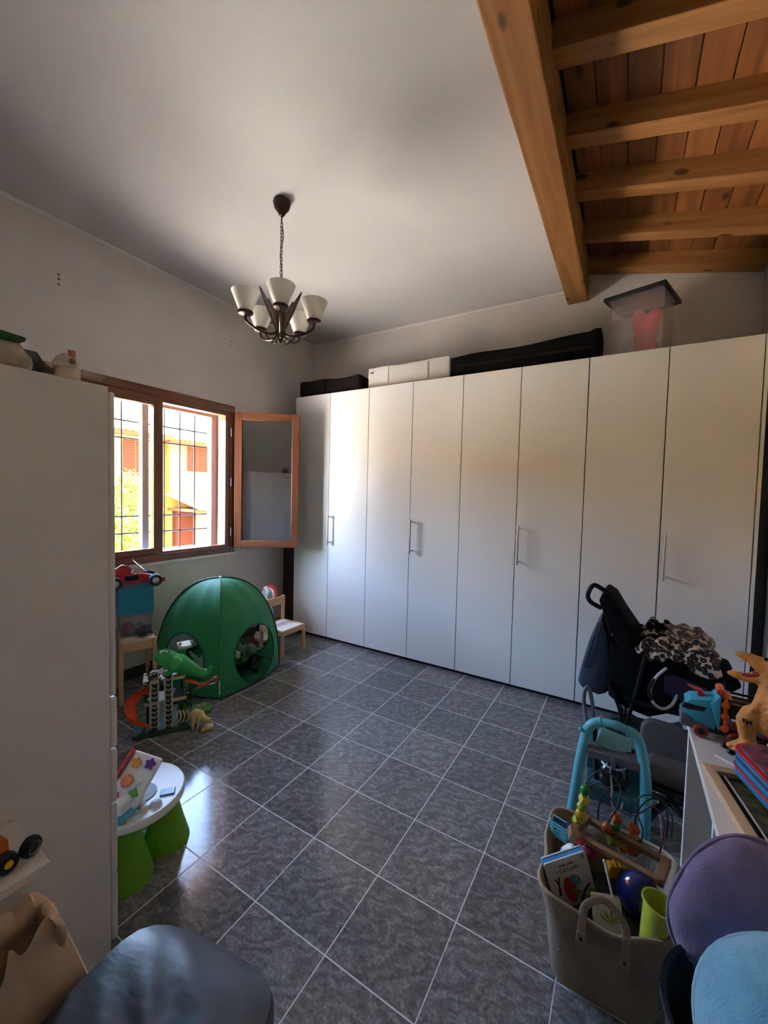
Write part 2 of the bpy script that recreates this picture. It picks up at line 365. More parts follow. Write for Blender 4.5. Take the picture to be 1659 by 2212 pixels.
# architrave round the opening, proud of the wall
wp('architrave', MB().mm((XL - .002, -2.12, 2.305), (XL + .016, -.585, 2.372)), M_WWH)
wp('architrave', MB().mm((XL - .002, -.635, .925), (XL + .016, -.585, 2.305)))
wp('architrave', MB().mm((XL - .002, -2.12, .925), (XL + .016, -2.07, 2.305)))
wp('architrave', MB().mm((XL - .002, -2.07, .925), (XL + .016, -.635, .985)), M_WWH)
# fixed frame
wp('frame_rail', MB().mm((F0 - .03, WY0, 2.265), (XL + .004, WY1, 2.32)), M_WWH)
wp('frame_rail', MB().mm((F0 - .03, WY0, .975), (XL + .004, WY1, 1.005)), M_WWH)
wp('frame_jamb', MB().mm((F0 - .03, -.685, 1.0), (XL + .004, WY1, 2.27)))
wp('frame_jamb', MB().mm((F0 - .03, WY0, 1.0), (XL + .004, WY0 + .05, 2.27)))
# closed sash
SY0, SY1 = WY0 + .01, -1.315
s = wp('closed_sash', MB().mm((XL - .035, SY0, .99), (XL + .02, SY0 + .075, 2.30)))
wp('sash_stile', MB().mm((XL - .035, SY1 - .076, .99), (XL + .02, SY1, 2.30)))
wp('sash_rail', MB().mm((XL - .035, SY0 + .075, 2.225), (XL + .02, SY1 - .076, 2.30)), M_WWH)
wp('sash_rail', MB().mm((XL - .035, SY0 + .075, .99), (XL + .02, SY1 - .076, 1.04)), M_WWH)
wp('pane', MB().mm((XL - .012, SY0 + .07, 1.035), (XL - .006, SY1 - .07, 2.23)), M_GLASS, 0)
# open sash, swung into the room
ca = math.radians(37.5)
cs = bpy.data.objects.new('open_sash', None); COL.objects.link(cs); cs.parent = win; cs.location = Vector((XL + .03, -.592, 0)) - WC + Vector((0, 0, WC.z)); cs.rotation_euler = (0, 0, ca)
cs.location.z = -WC.z
SW, S0, S1 = 0.625, 0.972, 2.312
MB().mm((0, -.0275, S0), (.07, .0275, S1)).build('stile', M_WW, cs, bevel=.004)
MB().mm((SW - .07, -.0275, S0), (SW, .0275, S1)).build('stile', M_WW, cs, bevel=.004)
MB().mm((.07, -.0275, S0), (SW - .07, .0275, S0 + .07)).build('rail', wood('window_wood_x', (0.115, 0.033, 0.012), (0.21, 0.070, 0.026), 0, 0.38, 1.6, coat=.3), cs, bevel=.004)
MB().mm((.07, -.0275, S1 - .075), (SW - .07, .0275, S1)).build('rail', MATS['window_wood_x'], cs, bevel=.004)
MB().mm((.065, -.003, S0 + .065), (SW - .065, .003, S1 - .07)).build('pane', thin_glass('open_pane_glass', (0.6, 0.6, 0.6), 0.18), cs)
M_STEEL = pm('brushed_steel', (0.42, 0.42, 0.43), 0.30, 1.0)
for z in (1.13, 1.62, 2.11): wp('hinge', MB().cyl((XL + .022, -.632, z - .04), (XL + .022, -.632, z + .04), .0065, n=10), M_STEEL, 0)
# sill boards
M_SILL = pm('white_stone_sill', (0.66, 0.64, 0.58), 0.45, var=.06, vs=20)
wp('sill', MB().mm((XL - .08, -2.13, .898), (XL + .035, -.55, .925)), M_SILL)
wp('outer_sill', MB().mm((OX - .04, WY0, .94), (XL - .08, WY1, .978)), M_SILL)
# outer frame and iron grille
GX = -0.48
wp('outer_jamb', MB().mm((GX - .05, -.70, .98), (GX + .02, WY1, 2.32)))
wp('outer_jamb', MB().mm((GX - .05, WY0, .98), (GX + .02, WY0 + .07, 2.32)))
wp('outer_rail', MB().mm((GX - .05, WY0 + .07, 2.26), (GX + .02, -.70, 2.32)), M_WWH)
wp('outer_post', MB().mm((GX - .05, -1.365, .98), (GX + .004, -1.309, 2.26)), pm('grey_post', (0.22, 0.22, 0.23), .5))
M_IRON = pm('dark_iron', (0.02, 0.018, 0.02), 0.8)
for y in (-1.95, -1.80, -1.65, -1.497, -1.131, -.979, -.827): wp('grille_bar', MB().cyl((GX - .07, y, .98), (GX - .07, y, 2.30), .0068, n=8), M_IRON, 0)
for z in (2.107, 1.961, 1.295, 1.148): wp('grille_bar', MB().cyl((GX - .07, WY0, z), (GX - .07, WY1, z), .0068, n=8), M_IRON, 0)
# wall plugs left in the plaster
M_HOLE = pm('dark_hole', (0.02, 0.02, 0.02), .9)
for u, v in ((127, 593), (127, 603), (127, 614), (499, 737), (499, 747)):
    q = P(u, v, x=XL); MB().cyl((XL - .004, q.y, q.z), (XL + .001, q.y, q.z), .0065 if v < 700 else .005, n=10).build('wall_plug', M_HOLE, bpy.data.objects['wall_left'])

# ---------------------------------------------------------------- outside
GZ = -2.6
def hx(u, v, x): q = P(u, v, x=x); return q
M_GND = pm('pale_paving', (0.68, 0.62, 0.54), .9, var=.12, vs=.6)
tag(MB().mm((-60, -60, GZ - .2), (30, 60, GZ)).build('ground', M_GND, smooth=False), kind='structure', label='sunlit pale paving outside')
tag(MB().mm((OX - .02, YF - .2, GZ), (OX, YB + .2, -0.25)).add([], []).build('wall_plinth', pm('outer_plaster', (0.6, 0.5, 0.38), .9), smooth=False), kind='structure')
M_YEL = pm('ochre_plaster', (0.30, 0.15, 0.028), .95, spec=.1, var=.05, vs=1)
M_YEL2 = pm('pale_yellow_plaster', (0.34, 0.21, 0.055), .95, spec=.1, var=.05, vs=1)
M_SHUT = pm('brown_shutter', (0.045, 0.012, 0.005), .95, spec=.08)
M_ROOF = pm('terracotta', (0.40, 0.23, 0.15), .95, spec=.1, var=.2, vs=4)
M_EAVE = pm('eave_wood', (0.07, 0.025, 0.009), .95, spec=.08)
def house(label, x0, y0, y1, zt, wins, mat, porch=None):
    h = thing('house', label, 'house', (x0 - 3, (y0 + y1) / 2, GZ)); c = Vector(h.location)
    def part(n, m, mt, par=None, bevel=0):
        o = m.build(n, mt, h if par is None else par, smooth=False, bevel=bevel); o.data.transform(Matrix.Translation(-c)); return o
    part('wall', MB().mm((x0 - 6, y0, GZ), (x0, y1, zt)), mat)
    e = part('eave', MB().mm((x0 - 6, y0 - .4, zt), (x0 + .75, y1 + .4, zt + .16)), M_EAVE)
    m = MB().add([(x0 + .85, y0 - .5, zt + .16), (x0 + .85, y1 + .5, zt + .16), (x0 - 3, y1 + .5, zt + 1.5), (x0 - 3, y0 - .5, zt + 1.5), (x0 - 6.8, y0 - .5, zt + .16), (x0 - 6.8, y1 + .5, zt + .16)], [(0, 1, 2, 3), (3, 2, 5, 4), (0, 3, 4), (1, 5, 2), (0, 4, 5, 1)])
    rf = part('roof', m, M_ROOF)
    rm = MB(); n = int((y1 - y0 + 1) / .24)
    for i in range(n):
        y = y0 - .4 + i * .24; rm.tube([(x0 + .9, y, zt + .17), (x0 - 3, y, zt + 1.54)], .07, 6)
    o = part('roof_tiles', rm, M_ROOF, rf); o['kind'] = 'stuff'
    for (wa, wb, za, zb) in wins:
        fr = part('window', MB().mm((x0 - .02, wa - .09, za - .09), (x0 + .03, wb + .09, zb + .09)), mat)
        for a, b in ((wa, (wa + wb) / 2 - .01), ((wa + wb) / 2 + .01, wb)):
            sm = MB()
            nz = int((zb - za) / .09)
            for i in range(nz): z = za + (i + .5) * (zb - za) / nz; sm.box((x0 + .055, (a + b) / 2, z), (.012, b - a - .08, .085), rotm(0, .45, 0))
            sh = part('shutter', sm, M_SHUT, fr); part('shutter_frame', MB().mm((x0 + .03, a, za), (x0 + .05, b, zb)), M_SHUT, fr)
    return h
def sy(y10): return -3.28 + 1.38 * (y10 + 3.28)
def sz(z10): return 1.5374 + 1.38 * (z10 - 1.5374)
hA = house('yellow house with closed brown shutters seen through the right half of the window', -15.0, 7.6, 22, sz(3.06), [(sy(5.22), sy(6.07), sz(2.17), sz(3.03)), (12.5, 13.7, sz(2.17), sz(3.03)), (16, 17.2, sz(2.17), sz(3.03))], M_YEL)
hB = house('pale yellow house with brown shutters behind the green tree', -14.2, -14, 6.5, sz(3.06), [(sy(2.85), sy(3.57), sz(1.9), sz(3.0)), (1.0, 2.2, sz(2.1), sz(3.0)), (-4, -2.8, sz(2.1), sz(3.0))], M_YEL2)
# porch with its own tiled roof in front of the right house
pz = sz(0.83)
por = thing('porch', 'tiled porch roof on an ochre arched wall before the right house', 'porch', (-13.2, 12, GZ)); c = Vector(por.location)
def pp(n, m, mt):
    o = m.build(n, mt, por, smooth=False); o.data.transform(Matrix.Translation(-c)); return o
pp('wall', MB().mm((-13.2, sy(4.70), GZ), (-12.9, sy(5.30), pz)).mm((-13.2, sy(5.30), sz(.5)), (-12.9, 20, pz)).mm((-13.2, sy(6.4), GZ), (-12.9, 20, pz)), M_YEL)
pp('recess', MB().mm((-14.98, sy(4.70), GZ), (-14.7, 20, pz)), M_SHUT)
pp('eave', MB().mm((-14.9, sy(4.5), pz), (-12.45, 20.2, pz + .12)), M_EAVE)
pp('roof', MB().add([(-12.3, sy(4.4), pz + .12), (-12.3, 20.3, pz + .12), (-14.95, 20.3, pz + .75), (-14.95, sy(4.4), pz + .75)], [(0, 1, 2, 3)]), M_ROOF)
# white garden fence
fe = thing('garden_fence', 'white picket fence before the right house', 'fence', (-11.4, 10, GZ)); c = Vector(fe.location)
M_FEN = pm('white_fence_paint', (0.5, 0.47, 0.44), .6)
fy = 1.24 * (5.33 + 3.28) - 3.28 - .3; zt_ = 1.5374 + 1.11 * (0.124 - 1.5374)
pk = None
for i in range(34):
    y = fy + i * .13
    if pk is None: o = MB().mm((-.012, -.03, 0), (.012, .03, zt_ - GZ)).build('picket', M_FEN, fe, smooth=False); pk = o.data
    else: o = bpy.data.objects.new('picket', pk); COL.objects.link(o); o.parent = fe
    o.location = (0, y - c.y, 0)
for z in (.4, zt_ - GZ - .2): MB().mm((-.03, fy - c.y, z), (-.012, fy + 4.4 - c.y, z + .05)).build('rail', M_FEN, fe, smooth=False)
# tree and hedge
def leaves(mb, c, r, n, size, seed):
    rg = random.Random(seed); c = Vector(c)
    for _ in range(n):
        while True:
            q = Vector((rg.uniform(-1, 1), rg.uniform(-1, 1), rg.uniform(-1, 1)))
            if q.length < 1: break
        q = q * (0.55 + .45 * rg.random()); p = c + Vector((q.x * r[0], q.y * r[1], q.z * r[2]))
        R = rotm(rg.uniform(0, 6), rg.uniform(0, 6), rg.uniform(0, 6)); s = size * rg.uniform(.6, 1.2)
        mb.add([p + R @ Vector(a) * s for a in ((0, -.5, 0), (.22, 0, .05), (0, .5, 0), (-.22, 0, .05))], [(0, 1, 2, 3)])
M_LEAF = pm('sunlit_leaf', (0.13, 0.17, 0.015), .9, spec=.1, var=.35, vs=3)
tr = thing('garden_tree', 'yellow green tree standing before the left house', 'tree', (-8.6, 2.35, GZ))
MB().tube([(0, 0, 0), (.05, 0, 1.2), (0, .1, 2.4)], [.1, .08, .05], 10).build('trunk', pm('bark', (0.14, 0.09, 0.06), .9, var=.3, vs=10), tr)
lm = MB(); leaves(lm, (0, 0, 3.0), (.9, .85, 1.1), 2600, .16, 3); leaves(lm, (.1, .2, 4.0), (.5, .45, .75), 1000, .14, 4)
o = lm.build('foliage', M_LEAF, tr, smooth=False, fix=False); o['kind'] = 'stuff'
hg = thing('garden_hedge', 'clipped green hedge at the foot of the window view', 'hedge', (-9.5, 4.6, GZ))
MB().box((0, 0, .75), (.5, 6.6, 1.5)).build('stems', pm('hedge_core', (0.10, 0.14, 0.03), .9), hg, smooth=False)
lm = MB()
for i in range(16): leaves(lm, (0, -3.4 + i * .46, 1.05), (.5, .4, .9), 420, .12, 20 + i)
o = lm.build('foliage', M_LEAF, hg, smooth=False, fix=False); o['kind'] = 'stuff'
# ================================================================ wardrobes
DW = 0.47335; DZ0, DZ1 = 0.03, 2.556
M_DOOR = pm('white_lacquer', (0.76, 0.745, 0.725), 0.45, bump=0.01, bs=400, spec=.2)
M_BODY = pm('dark_carcass_edge', (0.10, 0.095, 0.09), 0.6)
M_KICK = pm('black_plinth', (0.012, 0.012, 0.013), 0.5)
wl_ = ['two-door white wardrobe beside the open window sash, first from the window', 'two-door white wardrobe under the white fabric box, second from the window',
       'two-door white wardrobe under the long black bag, third from the window', 'two-door white wardrobe behind the stroller, nearest the right wall']
ward = thing('wardrobe', wl_[0], 'wardrobe', (0, 0, 0), 0, 'row of white wardrobes')
MB().mm((.001, .024, DZ0), (2 * DW - .001, .565, DZ1 - .003)).build('body', M_BODY, ward, bevel=.001, seg=1)
MB().mm((.001, .035, 0), (2 * DW - .001, .56, DZ0)).build('plinth', M_KICK, ward, smooth=False)
for k in (0, 1):
    d = MB().mm((k * DW + .0030, 0, DZ0), ((k + 1) * DW - .0030, .019, DZ1)).build('door', M_DOOR, ward, bevel=.0015)
    if k == 1:
        h = MB(); hz0, hz1 = 1.008, 1.318; hxx = DW + .028
        h.cyl((hxx, -.045, hz0), (hxx, -.045, hz1), .0075, n=14)
        for z in (hz0 + .025, hz1 - .025): h.cyl((hxx, -.045, z), (hxx, 0, z), .006, n=10)
        h.build('handle', M_STEEL, d)
for i in (1, 2, 3):
    c_ = copy_tree(ward); c_.location = (2 * DW * i, 0, 0); c_['label'] = wl_[i]
tag(MB().mm((8 * DW + .003, .0, 0), (8 * DW + .021, .565, DZ1)).build('end_panel', M_DOOR, bevel=.0015), 'tall white side panel closing the wardrobe row by the right wall', 'panel')
tag(MB().mm((8 * DW + .04, .12, 0.0), (XR - .002, .14, 2.5)).build('gap_strip', M_KICK, smooth=False), 'black strip in the gap between wardrobe and right wall', 'filler')  # plain black strip set back between the end panel and the wall
# dark wooden board standing in the corner between wall and wardrobe
tag(MB().mm((XL + .015, .10, 0), (-.012, .125, 1.30)).build('wooden_board', wood('dark_board', (0.022, 0.007, 0.005), (0.045, 0.012, 0.008), 2, .5), bevel=.003), 'dark red-brown wooden board standing beside the first wardrobe', 'board')
# ================================================================ chandelier
M_BRONZE = pm('dark_bronze', (0.075, 0.045, 0.035), 0.3, 0.85)
M_SHADE = pm('opal_glass', (0.92, 0.88, 0.79), 0.35, coat=.3)
lc = Vector((1.19, -1.405, ZC))
ch = thing('chandelier', 'dark bronze five-arm chandelier with white glass shades hanging from the ceiling', 'chandelier', lc)
MB().lathe([(.0, 0), (.052, 0), (.055, -.012), (.045, -.045), (.03, -.062), (.014, -.088), (.006, -.09)], n=24).build('canopy', M_BRONZE, ch)
MB().cyl((0, 0, -.085), (0, 0, -.135), .0045, n=8).build('rod', M_BRONZE, ch)
lk = None; nl = 17; zz0, zz1 = -.135, -.485
for i in range(nl):
    z = zz0 + (i + .5) * (zz1 - zz0) / nl
    if lk is None:
        pts = [(.0075 * math.cos(a), 0, (.0075 * math.sin(a) + (.008 if math.sin(a) > 0 else -.008))) for a in [2 * PI * (k + .5) / 12 for k in range(12)]]
        o = MB().tube(pts, .0018, 6, True).build('chain_link', M_BRONZE, ch); lk = o.data
    else: o = bpy.data.objects.new('chain_link', lk); COL.objects.link(o); o.parent = ch
    o.location = (0, 0, z); o.rotation_euler = (0, 0, PI / 2 * (i % 2) + .3)
MB().tube(spline([(.004, 0, -.13), (.012, .004, -.22), (-.006, -.004, -.33), (.006, .004, -.43), (0, 0, -.52)], 5), .0025, 6).build('cable', M_BRONZE, ch)
MB().tube([(.026 * math.cos(a), 0, -.51 + .026 * math.sin(a)) for a in [2 * PI * k / 20 for k in range(20)]], .004, 8, True).build('ring', M_BRONZE, ch)
MB().lathe([(.004, -.535), (.012, -.545), (.009, -.62), (.012, -.70), (.022, -.76), (.03, -.79), (.03, -.82), (.018, -.84), (.008, -.865), (.0, -.872)], n=18).build('stem', M_BRONZE, ch)
az0 = math.atan2(CPOS.y - lc.y, CPOS.x - lc.x)
arm0 = None
for k in range(5):
    a = az0 + k * 2 * PI / 5
    if arm0 is None:
        arm0 = MB().tube(spline([(.015, 0, -.80), (.06, 0, -.825), (.12, 0, -.822), (.18, 0, -.80), (.212, 0, -.775), (.215, 0, -.748)], 6), [.008] * 31, 10).build('arm', M_BRONZE, ch)
        MB().lathe([(.0, -.752), (.012, -.752), (.040, -.744), (.046, -.733), (.045, -.729), (.0, -.729)], (.215, 0, 0), 24).build('cup', M_BRONZE, arm0)
        MB().lathe([(.030, -.728), (.040, -.722), (.052, -.690), (.069, -.648), (.084, -.612), (.0815, -.612), (.066, -.650), (.049, -.690), (.037, -.720), (.0, -.724)], (.215, 0, 0), 28, cap=False).build('shade', M_SHADE, arm0)
        # leaf blade rising between the shades
        def leaf(u, v):
            t = v; wd = .030 * math.sin(PI * min(1, .08 + t * .92)) ** .8 + .002
            x = .02 + .115 * t ** 1.2; z = -.80 + .245 * t
            return Vector((x - .006 * (1 - (2 * u - 1) ** 2), (2 * u - 1) * wd, z))
        lf = MB().grid(leaf, 6, 14).build('leaf', M_BRONZE, ch, solid=.003); lf.rotation_euler = (0, 0, a)
        sc_ = MB().tube(spline([(.02, 0, -.82), (.05, 0, -.855), (.085, 0, -.845), (.09, 0, -.825)], 6), .004, 8).build('scroll', M_BRONZE, ch); sc_.rotation_euler = (0, 0, a)
        arm0.rotation_euler = (0, 0, a)
    else:
        o = copy_tree(arm0, ch); o.rotation_euler = (0, 0, a)
        l2 = lf.copy(); COL.objects.link(l2); l2.rotation_euler = (0, 0, a)
        s2 = sc_.copy(); COL.objects.link(s2); s2.rotation_euler = (0, 0, a)

# ================================================================ things on top of the wardrobes
ZW = DZ1
def soft_box(mb, c, d, sag=0.02, seed=1, nx=18, ny=8, nz=6):
    rg = random.Random(seed); ph = [rg.uniform(0, 6) for _ in range(6)]
    def def_(p):
        x, y, z = p; k = z / d[2]
        return Vector((c[0] + x, c[1] + y + .006 * math.sin(x * 23 + ph[0]) * k, c[2] + z + k * sag * (math.sin(x * 7 + ph[1]) * .6 + math.sin(x * 17 + ph[2]) * .3 + math.sin(y * 11 + ph[3]) * .3)))
    h = [d[0] / 2, d[1] / 2]
    mb.grid(lambda u, v: def_((-h[0] + d[0] * u, -h[1], d[2] * v)), nx, nz); mb.grid(lambda u, v: def_((-h[0] + d[0] * u, h[1], d[2] * v)), nx, nz)
    mb.grid(lambda u, v: def_((-h[0], -h[1] + d[1] * u, d[2] * v)), ny, nz); mb.grid(lambda u, v: def_((h[0], -h[1] + d[1] * u, d[2] * v)), ny, nz)
    mb.grid(lambda u, v: def_((-h[0] + d[0] * u, -h[1] + d[1] * v, d[2])), nx, ny); mb.grid(lambda u, v: def_((-h[0] + d[0] * u, -h[1] + d[1] * v, 0)), nx, ny)
    return mb
def weld(o, d=.001, bev=0.0):
    bm = bmesh.new(); bm.from_mesh(o.data); bmesh.ops.remove_doubles(bm, verts=bm.verts, dist=d); bmesh.ops.recalc_face_normals(bm, faces=bm.faces)
    if bev:
        es = [e for e in bm.edges if len(e.link_faces) == 2 and e.calc_face_angle(0) > math.radians(50)]
        bmesh.ops.bevel(bm, geom=es, offset=bev, segments=3, profile=.5, affect='EDGES', clamp_overlap=True)
    for f in bm.faces: f.smooth = True
    bm.to_mesh(o.data); bm.free(); return o
M_BLKF = pm('black_fabric', (0.004, 0.004, 0.004), .95, spec=.15, bump=.2, bs=200)
M_DKF = pm('dark_brown_fabric', (0.012, 0.008, 0.007), .95, spec=.15, bump=.2, bs=200)
M_WHF = pm('white_fabric', (0.60, 0.56, 0.52), .8, bump=.15, bs=90, stretch=(3, 1, .3))
q0, q1 = P(645, 850, y=.06), P(829, 830, y=.06)
t = thing('storage_bag', 'dark brown fabric storage bag lying on the first wardrobe', 'bag', (0.36, .28, ZW))
weld(soft_box(MB(), (0.02, 0, 0), (.80, .42, .175), .016, 3).build('body', M_DKF, t), bev=.03)
MB().box((-.02, -.214, .09), (.03, .006, .15)).build('strap', M_BLKF, t, bevel=.002)
t = thing('storage_box', 'white fabric storage box on the second wardrobe', 'box', (1.313, .24, ZW))
weld(soft_box(MB(), (0, 0, 0), (.845, .36, .205), .006, 5).build('body', M_WHF, t), bev=.008)
for x in (-.20, .21): MB().box((x, -.183, .11), (.018, .008, .15)).build('handle_strap', M_WHF, t, bevel=.003)
pr_ = MB()
for i, (w_, h_) in enumerate(((.004, .006), (.005, .008), (.008, .014), (.006, .010), (.007, .012), (.004, .009))): pr_.box((-.40 + i * .0085, -.1815, .155 + .001 * i), (w_, .0015, h_))
pr_.build('print', pm('print_black', (.02, .02, .02), .8), t)
t = thing('storage_bag', 'long black fabric bag lying on the third wardrobe', 'bag', (2.318, .26, ZW))
def lb(u, v, s):
    x = -.58 + 1.16 * u; top = .185 + .03 * u + .008 * math.sin(u * 9) + (.015 if u > .95 else 0)
    return Vector((x, s * .19, top * v))
m = MB(); m.grid(lambda u, v: lb(u, v, -1), 30, 6); m.grid(lambda u, v: lb(u, v, 1), 30, 6); m.grid(lambda u, v: Vector((lb(u, 1, 1).x, -.19 + .38 * v, lb(u, 1, 1).z + .012 * math.sin(PI * v))), 30, 6); m.grid(lambda u, v: Vector((lb(u, 0, 1).x, -.19 + .38 * v, 0)), 30, 6)
m.grid(lambda u, v: Vector((-.58, -.19 + .38 * u, lb(0, v, 1).z)), 6, 6); m.grid(lambda u, v: Vector((.58, -.19 + .38 * u, lb(1, v, 1).z)), 6, 6)
weld(m.build('body', M_BLKF, t), bev=.025)
MB().box((0, -.197, .10), (1.05, .006, .02)).build('zip', M_DKF, t, bevel=.002)
# clear box with black lid and red things inside
b0, b1 = P(1333, 765, y=.10), P(1438, 750, y=.10)
cx_ = (b0.x + b1.x) / 2 + .02
t = thing('lidded_box', 'clear plastic box with black-rimmed lid on the fourth wardrobe', 'box', (3.148, .213, ZW), -.3)
M_CLR = thin_glass('clear_plastic', (.93, .90, .90), .03, .20, (.62, .48, .46))
hw = .165
m = MB(); m.grid(lambda u, v: Vector((-hw + 2 * hw * u, -.12 - .008 * v, .004 + .40 * v)), 1, 1); m.grid(lambda u, v: Vector((-hw + 2 * hw * u, .12, .004 + .40 * v)), 1, 1)
m.grid(lambda u, v: Vector((-hw, -.12 + .24 * u, .004 + .40 * v)), 1, 1); m.grid(lambda u, v: Vector((hw, -.12 + .24 * u, .004 + .40 * v)), 1, 1); m.mm((-hw, -.12, 0), (hw, .12, .004))
m.build('box_body', M_CLR, t, smooth=False)
lm_ = MB()
for a, b in (((-.19, -.205, .405), (.19, -.185, .43)), ((-.19, .185, .405), (.19, .205, .43)), ((-.19, -.185, .405), (-.17, .185, .43)), ((.17, -.185, .405), (.19, .185, .43))): lm_.mm(a, b)
ld = lm_.build('lid_rim', pm('black_plastic', (.012, .012, .013), .35), t, bevel=.002)
MB().mm((-.17, -.185, .412), (.17, .185, .418)).build('lid_panel', M_CLR, t, smooth=False)
m = MB(); rg = random.Random(5)
for i in range(16): m.ell((rg.uniform(-.04, .10), rg.uniform(-.02, .05), .06 + .24 * (i / 16) + rg.uniform(0, .03)), (rg.uniform(.045, .06), .045, rg.uniform(.04, .05)), rotm(rg.uniform(0, 3), rg.uniform(0, 3), 0), 10, 6)
cr = m.build('crumpled_cloth', pm('red_cloth', (.62, .05, .07), .8, var=.3, vs=12), remesh=.012); cr.location = (3.15, .215, ZW + .006); cr.rotation_euler = (0, 0, -.3); tag(cr, 'red crumpled cloth inside the clear lidded box', 'cloth')
tag(MB().box((0, 0, .07), (.06, .05, .13)).ell((0, -.02, .15), .03, None, 12, 8).build('figurine', pm('grey_toy', (.22, .2, .2), .5), bevel=.01), 'small grey figurine in the clear lidded box', 'figurine').location = (3.065, .185, ZW + .0055)

# ================================================================ white cabinet at the left
M_CABW = pm('white_cabinet_paint', (0.70, 0.67, 0.64), .45, bump=.02, bs=200)
CX0, CX1, CYB, CYF, CZ = 0.92, 1.72, -3.16, -2.64, 1.849
cb = thing('cabinet', 'tall white two-door cabinet with drawers seen from its side', 'cabinet', ((CX0 + CX1) / 2, (CYB + CYF) / 2, 0)); c = Vector(cb.location)
def cp(n, m, mt=M_CABW, par=None, bevel=.002):
    o = m.build(n, mt, par or cb, bevel=bevel); o.data.transform(Matrix.Translation(-c)); return o
cp('body', MB().mm((CX0, CYB, 0), (CX1, CYF, CZ)))
xm = (CX0 + CX1) / 2
for a, b in ((CX0 + .001, xm - .0015), (xm + .0015, CX1 - .001)):
    d = cp('door', MB().mm((a, CYF + .001, .865), (b, CYF + .021, CZ - .012)), bevel=.007)
    kx = xm - .06 if a < xm - .1 and b < xm else xm + .06
    cp('knob', MB().lathe([(.0, 0), (.012, 0), (.010, .012), (.018, .02), (.016, .028), (.0, .03)], (kx, CYF + .021, 1.30), 16, rotm(-PI / 2, 0, 0)), M_CABW, d, 0)
for a, b in ((.692, .860), (.508, .687), (.271, .503), (.04, .266)):
    d = cp('drawer', MB().mm((CX0 + .001, CYF + .001, a), (CX1 - .001, CYF + .024, b)), bevel=.007)
    cp('knob', MB().lathe([(.0, 0), (.012, 0), (.010, .012), (.018, .02), (.016, .028), (.0, .03)], (xm, CYF + .024, (a + b) / 2), 16, rotm(-PI / 2, 0, 0)), M_CABW, d, 0)
# things on the cabinet
f = Frame(P(75, 800, x=1.62), .0)
zc = CZ + .001
pb = P(75, 802, x=1.60)
t = thing('toy_car', 'black toy sports car on top of the tall white cabinet', 'toy car', (1.598, -2.80, zc), 1.75)
def carbody(mb, L, W, H, prof):
    n = len(prof)
    for s in (-1, 1): mb.add([(x * L, s * W / 2 * (1 - .15 * (z > .55)), z * H) for x, z in prof], [tuple(range(n)) if s > 0 else tuple(range(n - 1, -1, -1))])
    for i in range(n):
        j = (i + 1) % n; a, b = prof[i], prof[j]
        mb.add([(a[0] * L, -W / 2 * (1 - .15 * (a[1] > .55)), a[1] * H), (b[0] * L, -W / 2 * (1 - .15 * (b[1] > .55)), b[1] * H), (b[0] * L, W / 2 * (1 - .15 * (b[1] > .55)), b[1] * H), (a[0] * L, W / 2 * (1 - .15 * (a[1] > .55)), a[1] * H)], [(0, 1, 2, 3)])
    return mb
M_BLKP = pm('gloss_black_plastic', (.012, .012, .014), .18)
carbody(MB(), .125, .075, .075, [(-.5, .16), (-.5, .5), (-.36, .62), (-.2, .98), (.08, 1.0), (.24, .62), (.46, .48), (.5, .3), (.5, .16)]).build('body', M_BLKP, t, bevel=.005)
MB().mm((-.03, -.034, .048), (.015, .034, .070)).build('side_window', pm('dark_glass', (.05, .05, .055), .08), t, bevel=.003)
for x in (-.038, .038):
    for s in (-1, 1): MB().cyl((x, s * .024, .016), (x, s * .040, .016), .016, n=16).build('wheel', pm('tyre_rubber', (.015, .015, .016), .7), t)
def thing_on_cab(name, label, cat, u, v, x=1.63, rz=0): q = P(u, v, x=x); return thing(name, label, cat, (x, q.y, zc), rz)
t = thing_on_cab('plush_toy', 'beige plush toy lying beside the black car on the cabinet', 'plush toy', 8, 775, 1.68, 1.75)
M_PLB = pm('beige_plush', (.50, .42, .34), .95, var=.15, vs=30, bump=.4, bs=150, sheen=.4)
MB().chain([((-.07, 0, .04), .04), ((.05, 0, .045), .045)]).chain([((.05, 0, .05), .03), ((.10, .0, .03), .028)]).chain([((-.06, .03, .03), .02), ((-.12, .04, .02), .018)]).chain([((.03, -.03, .025), .02), ((.04, -.07, .02), .018)]).build('body', M_PLB, t, remesh=.007).data.transform(Matrix.Diagonal((.52, .5, .85, 1)))
tag(MB().mm((-.045, -.025, -.006), (.045, .025, .006)).build('toy_block', pm('dark_green_plastic', (.02, .10, .025), .4), bevel=.004), 'dark green flat toy lying on the beige plush on the cabinet', 'toy')
o = bpy.data.objects['toy_block']; q = P(2, 727, x=1.68); o.location = (1.68, q.y, zc + .0835); o.rotation_euler = (0, .05, 1.6)
t = thing_on_cab('toy_house', 'small beige mushroom toy house at the edge of the cabinet top', 'toy house', 146, 812, 1.68, .3)
M_BGP = pm('beige_plastic', (.62, .50, .38), .5, var=.05)
MB().lathe([(.0, 0), (.030, 0), (.032, .03), (.027, .042), (.0, .045)], n=18).build('base', M_BGP, t)
MB().lathe([(.0, .036), (.034, .036), (.036, .044), (.026, .066), (.012, .078), (.0, .08)], (-.003, 0, 0), 18).build('roof', pm('pale_plastic', (.66, .56, .47), .5), t)
MB().cyl((.016, 0, .066), (.017, 0, .086), .009, n=10).build('chimney', pm('brick_pink', (.42, .16, .11), .6), t)
MB().cyl((.030, -.012, .050), (.037, -.014, .052), .008, n=12).build('round_window', pm('brown_hole', (.16, .08, .05), .6), t)
